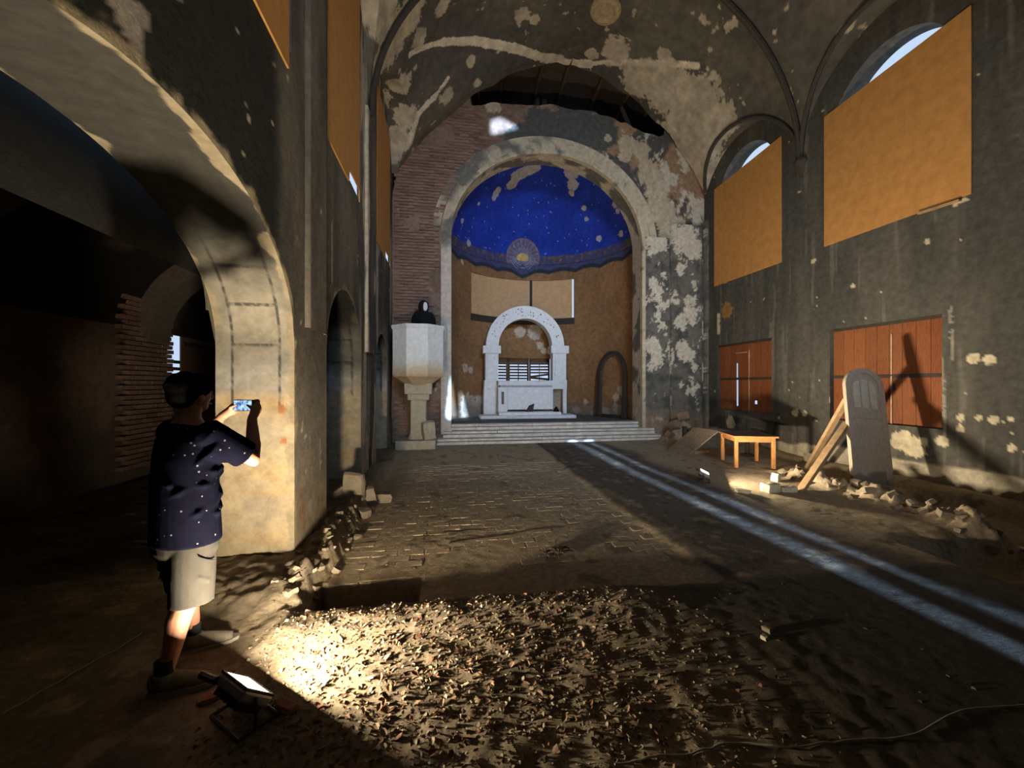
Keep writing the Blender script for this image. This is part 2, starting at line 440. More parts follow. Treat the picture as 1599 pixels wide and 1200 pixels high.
# ------------------------------------------------------------------ right wall
def make_windows_right():
    w = []
    for (pr, pl, ytop, ybot, lo) in (((1518, 300), (1288, 387), (1400, 98), None, (1471, 1296)), ((1221, 412), (1116, 447), (1165, 257), None, (1205, 1120))):
        y0 = on_x(*pr, XR)[1]; y1 = on_x(*pl, XR)[1]
        w.append(dict(y0=y0, y1=y1, sill=4.45, zb=on_x(*ytop, XR - .03)[2], l0=on_x(lo[0], 600, XR)[1], l1=on_x(lo[1], 600, XR)[1]))
    return w
WR = make_windows_right()
def arch_fn(y0, y1, zs, za):
    c, h = (y0 + y1) / 2, (y1 - y0) / 2
    return lambda u: zs + (za - zs) * np.sqrt(np.clip(1 - ((u - c) / h)**2, 0, 1))
LOWZ = (.93, 2.74)
def wall_right_color(P):
    f = fbm(P * np.array([1, 1, .25]), 2.2, 4, 41)
    col = lerp(const(P, (.060, .060, .053)), (.085, .081, .069), sstep(.35, .65, f))
    s = fbm(P * np.array([1, 1, .06]), 4.0, 3, 44); col = lerp(col, (.05, .052, .047), sstep(.56, .7, s) * .7)
    s2 = fbm(P * np.array([1, 1, .05]), 9.0, 3, 47); col = lerp(col, (.16, .145, .12), sstep(.68, .75, s2) * .5)
    base = .34 + .16 * (fbm(P, 1.3, 4, 42) - .5) * 2
    col = lerp(col, (.44, .39, .29), 1 - sstep(-.03, .03, P[..., 2] - base))
    wx = lambda a, b: on_x(a, b, XR)
    pt = px_blobs(wx, [(1405, 690, 14), (1420, 697, 15), (1432, 705, 10), (1443, 690, 6), (1470, 690, 9), (1413, 682, 9), (1437, 690, 5), (1500, 653, 5), (1520, 560, 9), (1545, 562, 8),
                       (1530, 652, 5), (1550, 655, 6), (1180, 590, 1186, 640, 3), (1241, 645, 6), (1256, 646, 5), (1500, 670, 5), (1580, 700, 6), (1122, 492, 1122, 520, 3), (1490, 320, 1508, 312, 3), (1332, 446, 3), (1448, 378, 4), (1270, 408, 4), (1140, 660, 10)])
    col = lerp(col, (.50, .44, .31), blob_mask(P, pt, .9, 7, 43))
    ed = px_blobs(wx, [(1472, 560, 1474, 690, 1.8), (1484, 480, 1486, 560, 2)])
    col = lerp(col, (.40, .37, .31), blob_mask(P, ed, 1.6, 12, 49) * .5)
    spk = fbm(P, 7, 4, 45, .6); col = lerp(col, (.50, .45, .33), sstep(.80, .82, spk + .05 * (P[..., 2] < 1.7)))
    rs = px_blobs(wx, [(1135, 485, 12)]); col = lerp(col, (.30, .16, .04), blob_mask(P, rs, 1.2, 5, 46) * .8)
    return col
def build_wall_right():
    g = GC()
    def pw(u0, u1, z0, z1, d=.03):
        P = patch_wall('x', XR, u0, u1, z0, z1, d, d); g.add(P, wall_right_color(P))
    for i, w in enumerate(WR):
        w['b0'], w['b1'] = w['y0'], w['y1']; w['y0'] += .16; w['y1'] -= .16; w['sill'] += .12
        w['fn'] = arch_fn(w['y0'], w['y1'], w['zb'] - .55, w['zb'] + .53)
        pw(w['y0'], w['y1'], w['fn'], 8.8)
        # between the upper and the lower window
        pw(w['y0'], w['y1'], LOWZ[1], w['sill'])
        e0, e1 = min(w['y0'], w['l0']) - .02, max(w['y1'], w['l1']) + .02; w['e0'], w['e1'] = e0, e1
        pw(e0, w['l0'], -.6, LOWZ[1]); pw(w['l0'], w['l1'], -.6, LOWZ[0]); pw(w['l1'], e1, -.6, LOWZ[1]); pw(e0, w['y0'], LOWZ[1], 8.8); pw(w['y1'], e1, LOWZ[1], 8.8)
    B, A = WR; pw(YW, 2.0, -.6, 8.8, .3); pw(2.0, B['e0'], -.6, 8.8); pw(B['e1'], A['e0'], -.6, 8.8); pw(A['e1'], YE + .1, -.6, 8.8)
    for w in WR:
        ys = np.linspace(w['y0'], w['y1'], 60); zs = w['fn'](ys)
        line = [(w['y0'], w['sill'])] + list(zip(ys, zs)) + [(w['y1'], w['sill']), (w['y0'], w['sill'])]
        a = np.array([(XR, q[0], q[1]) for q in line]); b = a + np.array((.40, 0, 0))
        P = strip(a, b, 8); g.add(P, wall_right_color(P))
        line = [(w['l0'], LOWZ[0]), (w['l0'], LOWZ[1]), (w['l1'], LOWZ[1]), (w['l1'], LOWZ[0]), (w['l0'], LOWZ[0])]
        a = np.array([(XR, q[0], q[1]) for q in line]); b = a + np.array((.30, 0, 0)); P = strip(a, b, 6); g.add(P, wall_right_color(P))
    o = g.build('wall_right', M_wall); tag(o, kind='structure')
    return o
wall_right = build_wall_right()

# ------------------------------------------------------------------ left wall with the arcade
ARCADE = [(.78, 4.06, 2.0, 3.1), (5.1, 7.1, 2.0, 2.95), (8.63, 10.2, 2.0, 2.75)]
WL = [(1.02, 3.98), (5.17, 7.03), (8.72, 10.75)]
LSILL = 4.62
def wall_left_color(P):
    f = fbm(P * np.array([1, 1, .3]), 1.8, 4, 61)
    col = lerp(const(P, (.075, .070, .058)), (.15, .13, .10), sstep(.4, .7, f))
    lo = sstep(2.2, 1.2, P[..., 2] + .6 * (fbm(P, 1.4, 3, 62) - .5)); col = lerp(col, (.23, .205, .165), lo * .8)
    col = lerp(col, (.33, .26, .17), sstep(.9, .2, P[..., 2] + .7 * (fbm(P, 2.4, 3, 63) - .5)) * .85)
    far = sstep(6.9, 7.2, P[..., 1]); s = fbm(P * np.array([1, 1, .18]), 3.2, 4, 64)
    col = lerp(col, (.40, .35, .27), sstep(.50, .56, s) * far); col = lerp(col, (.06, .06, .052), sstep(.60, .64, fbm(P * np.array([1, 1, .22]), 3.0, 4, 70)) * far)
    wx = lambda a, b: on_x(a, b, XL)
    pt = px_blobs(wx, [(200, 20, 34), (212, 60, 22), (225, 30, 16), (190, 0, 30), (518, 345, 518, 440, 2.5), (484, 790, 10), (500, 690, 500, 740, 3)])
    col0 = col
    br = px_blobs(wx, [(472, 800, 14), (470, 770, 9), (490, 830, 10), (498, 780, 7)]); col = lerp(col, (.27, .14, .08), blob_mask(P, br, 1.3, 9, 66) * .8)
    col = lerp(col, (.020, .022, .018), sstep(3.85, 3.55, P[..., 1] + .1 * (f - .5)) * sstep(2.5, 2.9, P[..., 2]))  # shade painted in: upper wall goes near-black over the near arch
    col = lerp(col, (.36, .32, .27), blob_mask(P, pt, .8, 5, 65))
    spk = fbm(P, 8, 3, 67); col = lerp(col, (.50, .45, .34), sstep(.80, .82, spk))
    return col
def build_wall_left():
    g = GC()
    def pw(u0, u1, z0, z1, d=.05):
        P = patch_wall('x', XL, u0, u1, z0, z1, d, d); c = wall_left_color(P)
        # chipped arrises along the arches
        dd = np.full(P.shape[:-1], 9.0)
        for (a0, a1, zs, za) in ARCADE:
            yy = np.linspace(a0, a1, 120); zz = arch_fn(a0, a1, zs, za)(yy)
            zz[0] = zz[-1] = 0
            mid = (P[..., 1] > a0 - .4) & (P[..., 1] < a1 + .4) & (P[..., 2] < za + .4)
            if mid.any():
                q = P[mid][:, 1:]; L = np.concatenate([np.stack([yy, zz], 1), np.stack([np.full(30, a0), np.linspace(0, zs, 30)], 1), np.stack([np.full(30, a1), np.linspace(0, zs, 30)], 1)])
                dd[mid] = np.minimum(dd[mid], np.sqrt(((q[:, None, :] - L[None]) ** 2).sum(-1)).min(1))
        chip = sstep(.02, -.02, dd - .10 * np.maximum(0, fbm(P, 4, 3, 68) - .38) * 3)
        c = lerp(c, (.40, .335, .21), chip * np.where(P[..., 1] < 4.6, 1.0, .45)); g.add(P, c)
    ztop = 8.8
    bounds = [YW, ARCADE[0][0], ARCADE[0][1], ARCADE[1][0], ARCADE[1][1], ARCADE[2][0], ARCADE[2][1], YE + .1]
    for i, (a0, a1, zs, za) in enumerate(ARCADE):
        pw(a0, a1, arch_fn(a0, a1, zs, za), LSILL, .04)
    pw(YW, ARCADE[0][0], -.6, LSILL, .3); pw(ARCADE[0][1], ARCADE[1][0], -.6, LSILL, .035); pw(ARCADE[1][1], ARCADE[2][0], -.6, LSILL, .04); pw(ARCADE[2][1], YE + .1, -.6, LSILL)
    prev = YW
    for (y0, y1) in WL:
        pw(prev, y0, LSILL, ztop, .06); fn = arch_fn(y0 + .0, y1, 6.1, 6.6 if y0 < 2 else 7.6); pw(y0, y1, fn, ztop, .06); prev = y1
        ys = np.linspace(y0, y1, 40); line = [(y0, LSILL)] + list(zip(ys, fn(ys))) + [(y1, LSILL), (y0, LSILL)]
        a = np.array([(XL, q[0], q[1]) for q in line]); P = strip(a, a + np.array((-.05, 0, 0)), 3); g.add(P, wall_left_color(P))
    pw(prev, YE + .1, LSILL, ztop)
    # arch soffits and jambs with their stencilled joint lines
    for i, (a0, a1, zs, za) in enumerate(ARCADE):
        fn = arch_fn(a0, a1, zs, za); n = 240 if i == 0 else 90
        ph = np.linspace(0, math.pi, n); c0, hh = (a0 + a1) / 2, (a1 - a0) / 2
        arc = [(c0 + hh * math.cos(q), zs + (za - zs) * math.sin(q)) for q in ph]
        nz = 90 if i == 0 else 40
        line = [(a1, z) for z in np.linspace(-.5, zs, nz)[:-1]] + arc + [(a0, z) for z in np.linspace(zs, -.5, nz)[1:]]
        a = np.array([(XL, q[0], q[1]) for q in line]); b = a.copy(); b[:, 0] = XL2
        P = strip(a, b, 56 if i == 0 else 20)
        s = np.concatenate([[0], np.cumsum(np.linalg.norm(np.diff(a, axis=0), axis=1))]) - (zs + .5)
        S = np.repeat(s[:, None], P.shape[1], 1); U = XL - P[..., 0]
        z = P[..., 2] + .22 * (fbm(P, 2.5, 3, 71) - .5)
        f = fbm(P, 2.4, 4, 72)
        grey = lerp(const(P, (.20, .185, .145)), (.27, .245, .19), sstep(.4, .6, f)); grey = lerp(grey, (.040, .038, .031), sstep(2.35, 2.8, z))  # upper soffit darkened, dimmer lamplight put into the colour
        cream = lerp(const(P, (.33, .27, .175)), (.265, .225, .16), sstep(.45, .6, fbm(P, 3.5, 4, 73)))
        cream = lerp(cream, (.34, .235, .12), sstep(.52, .64, fbm(P * np.array([.3, .3, 2]), 2.2, 3, 74)) * .6)
        col = lerp(cream, (.24, .23, .20), sstep(1.45, 1.6, z) * sstep(.35, .6, f + .15))
        gr = sstep(1.85, 2.0, P[..., 2]); col = col * (1 - gr[..., None]) + grey * gr[..., None]
        col = lerp(col, (.16, .145, .12), sstep(1.75, 1.85, P[..., 2]) * sstep(2.12, 2.0, P[..., 2]) * .55)
        dash = sstep(.40, .5, fbm(P, 26, 2, 75))
        wl = .013
        l1 = (np.abs(U - .13) < wl) | (np.abs(U - .52) < wl)
        arcp = (S > -.55) & (S < s.max() - 1.5)
        cr = (np.abs(((S + .18) % .36) - .18) < wl) & (U > .13) & (U < .52) & (S > -.05)
        ln = ((l1 & arcp) | cr).astype(float) * (.45 + .55 * dash)
        col = lerp(col, (.035, .035, .035), ln * .85)
        chip = sstep(.0, -.02, np.minimum(U, .66 - U) - .12 * np.maximum(0, fbm(P, 5, 3, 76) - .42) * 2.6)
        col = lerp(col, (.24, .20, .13), chip * (1.0 if i == 0 else .4))
        if i: col = col * (.38 + .62 * sstep(2.1, 1.7, z))[..., None]  # painted shade above the springing of the further arches
        hol = px_blobs(lambda p, q: on_y(p, q, a1), [(443, 690, 5), (440, 640, 6), (438, 637, 5)]) if i == 0 else []
        if hol: col = lerp(col, (.26, .11, .05), blob_mask(P, hol, 1.0, 20, 77))
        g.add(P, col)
    # aisle side of the wall
    for i, (u0, u1) in enumerate(zip(bounds, bounds[1:])):
        P = patch_wall('x', XL2, u0, u1, arch_fn(*ARCADE[i // 2]) if i % 2 else -.5, 4.6, .2, .2); g.add(P, const(P, (.12, .11, .09)))
    o = g.build('wall_left', M_wall); tag(o, kind='structure')
    for y0, y1 in ((4.35, 4.95), (7.45, 8.3)):           # flat pilaster strips on the piers
        g2 = GC(); d = .05
        a = [(XL + .002, y0 - .012, 0), (XL + d, y0, 0), (XL + d, y1, 0), (XL + .002, y1 + .012, 0)]
        pl = []
        for q0, q1 in zip(a, a[1:]):
            for t in np.linspace(0, 1, 16 if q1[1] - q0[1] > .1 else 3)[:-1]: pl.append(np.array(q0) * (1 - t) + np.array(q1) * t)
        pl.append(np.array(a[-1])); pl = np.array(pl)
        lo, hi = pl.copy(), pl.copy(); lo[:, 2] = 2.2; hi[:, 2] = 6.5
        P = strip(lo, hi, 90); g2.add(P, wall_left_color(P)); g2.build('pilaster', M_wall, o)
    return o
wall_left = build_wall_left()

# ------------------------------------------------------------------ aisle
def build_aisle():
    g = GC()
    AW = (8.40, 10.1, .9, 3.62)
    def pw(u0, u1, z0, z1, d=.08):
        P = patch_wall('x', XA, u0, u1, z0, z1, d, d); f = fbm(P, 1.5, 4, 81); g.add(P, lerp(const(P, (.10, .08, .06)), (.17, .12, .085), sstep(.4, .65, f)))
    pw(YW, AW[0], -.5, 4.2, .15); pw(AW[0], AW[1], -.5, AW[2]); pw(AW[0], AW[1], AW[3], 4.2); pw(AW[1], YE + .1, -.5, 4.2)
    a = np.array([(XA, q[0], q[1]) for q in ((AW[0], AW[2]), (AW[0], AW[3]), (AW[1], AW[3]), (AW[1], AW[2]), (AW[0], AW[2]))])
    P = strip(a, a + np.array((-.3, 0, 0)), 4); g.add(P, const(P, (.16, .11, .08)))
    o = g.build('wall_aisle', M_wall); tag(o, kind='structure')
    # brick reveal: toothed courses beside the window
    me = None; n = 0; z = .32; row = 0
    while z < 3.95 and n < 296:
        y = 7.2 + (.13 if row % 2 else 0)
        lim = 8.41 + (.10 if row % 2 else 0)
        while y < 8.3:
            L = min(.25, lim - y) if y + .30 > lim else .25
            if L > .07:
                if me is None:
                    b = MB().box((0, 0, 0), (.12, .25, .066), bevel=.006).build('brick', M_brick, o); me = b.data
                else: b = link(bpy.data.objects.new('brick', me), o)
                b.location = (XA + .045 + random.uniform(-.012, .012), y + L / 2, z); b.scale = (1, L / .25, 1); n += 1
            y += .262
        z += .079; row += 1
    # vault over the aisle
    t = np.linspace(0, math.pi, 50); yy = np.arange(YW, YE + .2, .2); T, Y = np.meshgrid(t, yy, indexing='ij')
    c, h = (XL2 + XA) / 2, (XL2 - XA) / 2
    P = np.stack([c - h * np.cos(T), Y, 2.55 + 1.35 * np.sin(T)], -1)
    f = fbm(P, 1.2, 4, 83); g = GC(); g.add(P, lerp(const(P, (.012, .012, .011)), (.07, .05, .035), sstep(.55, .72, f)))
    v = g.build('ceiling_aisle', M_wall, smooth=True); tag(v, kind='structure')
    for yb in (4.58, 7.86):                                                   # cross arches of the aisle
        n = 40; ph = np.linspace(0, math.pi, n)
        ou = [(c - h * math.cos(q), 2.55 + 1.35 * math.sin(q)) for q in ph]; inn = [(c - (h - .22) * math.cos(q), 2.35 + 1.25 * math.sin(q)) for q in ph]
        MB().ring_outline(ou, inn, (0, yb - .25, 0), (1, 0, 0), (0, 0, 1), (0, 1, 0), .5).build('cross_arch', M_cream if 0 else material('aisle_plaster', (.12, .10, .08)), v)
    P = patch_wall('y', YE + .05, XA - .1, XL2 + .7, -.5, 4.4, .3, .3); g = GC(); g.add(P, const(P, (.10, .085, .07))); e = g.build('wall_aisle_end', M_wall); tag(e, kind='structure')
    # boarded window of the aisle
    t = thing('boarded_window', 'dark planks boarding the aisle window beside the toothed brick edge', 'boards', (XA - .04, 8.85, .9))
    for k in range(5):
        w = (AW[1] - 8.85) / 5
        MB().box((0, w * (k + .5), (AW[3] - AW[2]) / 2), (.03, w - (.012 if k == 2 else .004), AW[3] - AW[2]), bevel=.004).build('plank', material('aisle_plank', (.13, .08, .05), bump=.3, bscale=14, stretch=(4, 4, .6)), t)
    MB().box((.03, .62, 1.52), (.03, 1.2, .07), bevel=.004).build('batten', M_darkwood, t)
    MB().box((-.02, -.23, 2.34), (.025, .46, .76)).build('filler_board', M_darkwood, t)
    MB().box((-.02, -.23, .66), (.025, .46, .30)).build('filler_board', M_darkwood, t)
    MB().box((-.02, -.23, .20), (.025, .46, .42)).build('filler_board', M_darkwood, t)
    for zz in (1.16, 1.03, .91): MB().box((-.02, -.23, zz), (.025, .46, .06)).build('filler_board', M_darkwood, t)
build_aisle()

# ------------------------------------------------------------------ end wall with the chancel arch
def ey(px, py): return on_y(px, py, YE)
_tp = np.array([ey(*q)[[0, 2]] for q in ((600, 300), (622, 262), (660, 214), (700, 176), (728, 156), (740, 166), (765, 160), (800, 163), (830, 166), (860, 163), (900, 172), (930, 176), (960, 186), (985, 196), (1005, 206), (1030, 214), (1048, 205), (1070, 230), (1110, 300))])
def end_top(x):
    z = np.interp(x, _tp[:, 0], _tp[:, 1]); jag = .10 * (fbm(np.stack([x, x * 0, x * 0], -1), 5, 3, 91) - .5)
    inn = (x > .7) & (x < 6.4)
    return np.where(inn, z + jag, np.interp(x, _ex, _ez) + .12)
def arch_end(x): return ARS + ARR * np.sqrt(np.clip(1 - ((x - ARX) / ARH)**2, 0, 1))
def end_color(P):
    f = fbm(P, 2.0, 4, 101); x, z = P[..., 0], P[..., 2]
    col = lerp(const(P, (.16, .105, .08)), (.235, .16, .115), sstep(.35, .65, f))
    right = sstep(-.25, .25, x - 4.4 + .9 * (fbm(P, 1.5, 3, 102) - .5))
    mix = lerp(lerp(const(P, (.075, .073, .066)), (.27, .17, .10), sstep(.50, .56, fbm(P, 1.6, 4, 103)) * sstep(6.3, 7.2, z)), (.48, .43, .34), sstep(.525, .545, fbm(P * np.array([1, 1, .6]), 2.4, 6, 104, .68)))
    col = col * (1 - right[..., None]) + mix * right[..., None]
    dk = px_blobs(ey, [(850, 200, 34), (900, 195, 40), (940, 205, 30), (810, 215, 22), (880, 215, 40)]); col = lerp(col, (.075, .078, .070), blob_mask(P, dk, .9, 2.5, 105))
    lt = px_blobs(ey, [(980, 225, 14), (1000, 235, 16), (975, 245, 10), (950, 215, 6), (1015, 270, 22), (1025, 300, 18), (1035, 330, 22), (1050, 360, 25), (770, 165, 12)])
    col = lerp(col, (.44, .36, .25), blob_mask(P, lt, 1.2, 4, 106) * .9)
    pk = px_blobs(ey, [(650, 290, 7), (640, 305, 8), (632, 318, 7), (625, 330, 6)]); col = lerp(col, (.38, .29, .20), blob_mask(P, pk, .7, 6, 107))
    w = px_blobs(ey, [(655, 590, 20), (670, 600, 14)]); col = lerp(col, (.42, .36, .30), blob_mask(P, w, 1.1, 5, 108))
    lowr = sstep(1.1, .4, z + .5 * (fbm(P, 2, 3, 109) - .5)) * right; col = lerp(col, (.26, .185, .12), lowr)
    return col
def build_wall_end():
    g = GC()
    def pw(u0, u1, z0, z1, y=YE, d=.045, cf=end_color):
        P = patch_wall('y', y, u0, u1, z0, z1, d, d); g.add(P, cf(P))
    x0, x1 = ARX - ARH, ARX + ARH
    pw(XL - .1, x0, -.5, end_top); pw(x0, x1, arch_end, end_top); pw(x1, XR + .1, -.5, end_top)
    ph = np.linspace(math.pi, 0, 120); arc = [(ARX + ARH * math.cos(q), ARS + ARR * math.sin(q)) for q in ph]
    line = [(x0, z) for z in np.linspace(-.3, ARS, 90)[:-1]] + arc + [(x1, z) for z in np.linspace(ARS, -.3, 90)[1:]]
    a = np.array([(q[0], YE, q[1]) for q in line]); b = a + np.array((0, .5, 0)); P = strip(a, b, 12)
    f = fbm(P, 2.5, 4, 111); c = lerp(const(P, (.13, .12, .10)), (.46, .40, .30), sstep(.42, .52, f)); g.add(P, c)
    # back face between the arch and the apse
    o_ = [(ACX - AR - .05, z) for z in np.linspace(-.3, RIM, 90)[:-1]] + [(ACX + (AR + .05) * math.cos(q), RIM + (AR + .05) * math.sin(q)) for q in ph] + [(ACX + AR + .05, z) for z in np.linspace(RIM, -.3, 90)[1:]]
    P = strip(b, np.array([(q[0], YE + .5, q[1]) for q in o_]), 4); g.add(P, const(P, (.2, .13, .08)))
    # ragged thickness of the broken top
    xs = np.linspace(XL, XR, 220); tz = end_top(xs); a = np.stack([xs, xs * 0 + YE, tz], -1); P = strip(a, a + np.array((0, .5, 0)), 5); g.add(P, const(P, (.2, .13, .09)))
    o = g.build('wall_end', M_wall); tag(o, kind='structure')
    # archivolt: two stepped bands
    def acol(V):
        f = fbm(V, 2.2, 4, 121); c = lerp(const(V, (.15, .145, .125)), (.46, .39, .27), sstep(.47, .53, f + .10 * (V[:, 0] > 2.6) + .06 * (V[:, 0] > 4)))
        c = lerp(c, (.52, .47, .40), sstep(5.6, 5.0, V[:, 2]) * (V[:, 0] < 1)); return c
    def band(w0, w1, d, name, zlow=AFL - .25):
        n = 110; q = np.linspace(math.pi, 0, n)
        ins = [(ARX - ARH - w0, z) for z in np.linspace(zlow, ARS, 60)[:-1]] + [(ARX + (ARH + w0) * math.cos(t), ARS + (ARR + w0) * math.sin(t)) for t in q] + [(ARX + ARH + w0, z) for z in np.linspace(ARS, zlow, 60)[1:]]
        out = [(ARX - ARH - w1, z) for z in np.linspace(zlow, ARS, 60)[:-1]] + [(ARX + (ARH + w1) * math.cos(t), ARS + (ARR + w1 * 1.2) * math.sin(t)) for t in q] + [(ARX + ARH + w1, z) for z in np.linspace(ARS, zlow, 60)[1:]]
        MB().ring_outline(out, ins, (0, YE, 0), (1, 0, 0), (0, 0, 1), (0, -1, 0), d).build(name, M_wall, o, colf=acol)
    band(-.004, .10, .14, 'archivolt'); band(.10, .27, .08, 'archivolt_band'); 
    def arcband(w0, w1, d, name):
        q = np.linspace(math.pi * .97, 0, 90)
        ins = [(ARX + (ARH + w0) * math.cos(t), ARS + (ARR + w0) * math.sin(t)) for t in q]; out = [(ARX + (ARH + w1) * math.cos(t), ARS + (ARR + w1) * math.sin(t)) for t in q]
        MB().ring_outline(out, ins, (0, YE, 0), (1, 0, 0), (0, 0, 1), (0, -1, 0), d).build(name, M_wall, o, colf=acol)
    arcband(.30, .52, .05, 'archivolt_outer_band')
    # right-hand pilasters, peeling paint
    def pcol(P):
        f = fbm(P * np.array([1, 1, .75]), 2.6, 6, 131, .68)
        c = lerp(const(P, (.070, .070, .064)), (.13, .12, .10), sstep(.3, .6, fbm(P, 5, 3, 132)))
        lt = px_blobs(ey, [(1016, 545, 16), (1022, 560, 14), (1013, 575, 10), (1035, 548, 8), (1075, 490, 12), (1080, 500, 10), (1060, 505, 12), (1065, 548, 14), (1072, 556, 12), (1058, 540, 8), (1016, 620, 8), (1026, 655, 10), (1030, 340, 22), (1020, 380, 20), (1065, 372, 22), (1080, 390, 18), (1060, 420, 10), (1090, 330, 12), (1022, 470, 10), (1013, 420, 1013, 640, 3.5), (1041, 400, 1043, 650, 3.5), (1092, 440, 1094, 620, 4)])
        c = lerp(c, (.52, .47, .36), blob_mask(P, lt, 1.5, 5, 133))
        c = lerp(c, (.50, .45, .35), sstep(.575, .59, f))
        lowz = sstep(1.15, .5, P[..., 2] + .5 * (fbm(P, 3, 3, 134) - .5)); return lerp(c, (.30, .21, .13), lowz * .8)
    for a, b_, d, zt in ((1004, 1042, .16, 5.9), (1046, 1094, .10, 6.35), (1098, 1106, .22, 6.5)):
        xa, xb = ey(a, 500)[0], ey(b_, 500)[0]
        pl = [(xa, YE - .001, 0), (xa + .02, YE - d, 0)] + [(xa + .02 + (xb - xa - .04) * t, YE - d, 0) for t in np.linspace(0, 1, 24)[1:]] + [(xb, YE - .001, 0)]
        pl = np.array(pl); lo, hi = pl.copy(), pl.copy(); lo[:, 2] = .0; hi[:, 2] = zt
        P = strip(lo, hi, 200); g2 = GC(); g2.add(P, pcol(P)); g2.build('pilaster', M_wall, o)
    # bricks laid bare left of the arch
    me = None; spots = []; z = .35; row = 0
    while z < 9.2:
        x = XL + .05 + (.13 if row % 2 else 0)
        while x < 2.3:
            c = np.array([[x + .125, YE, z]])
            inside = z < arch_end(np.array([x + .13]))[0] + .62 and abs(x + .13 - ARX) < ARH + .42 and z > ARS - .1
            injamb = x + .25 > ARX - ARH - .30
            bare = fbm(c, 1.2, 3, 141)[0]
            if not inside and not (injamb and z < ARS + .3) and z + .05 < end_top(np.array([x + .13]))[0] - .08 and not (x > .9 and z > 8.1 and bare > .42):
                if bare > .36: spots.append((x + .125, z))
            x += .265
        z += .081; row += 1
    spots.sort(key=lambda q: -q[1] if q[1] > 3.2 else 10 + q[1])
    for (x, z) in spots[:296]:
        if me is None: b = MB().box((0, 0, 0), (.25, .07, .068), bevel=.007).build('brick', M_brick, o); me = b.data
        else: b = link(bpy.data.objects.new('brick', me), o)
        b.location = (x, YE - .012 + random.uniform(-.014, .012), z); b.rotation_euler = (random.uniform(-.03, .03), random.uniform(-.02, .02), 0)
    mb = MB()
    for (x, z) in spots[296:]: mb.box((x, YE - .012 + random.uniform(-.012, .012), z), (.25, .07, .068))
    if spots[296:]: r = mb.build('brick_courses', M_brick, o); r['kind'] = 'stuff'
    return o
wall_end = build_wall_end()

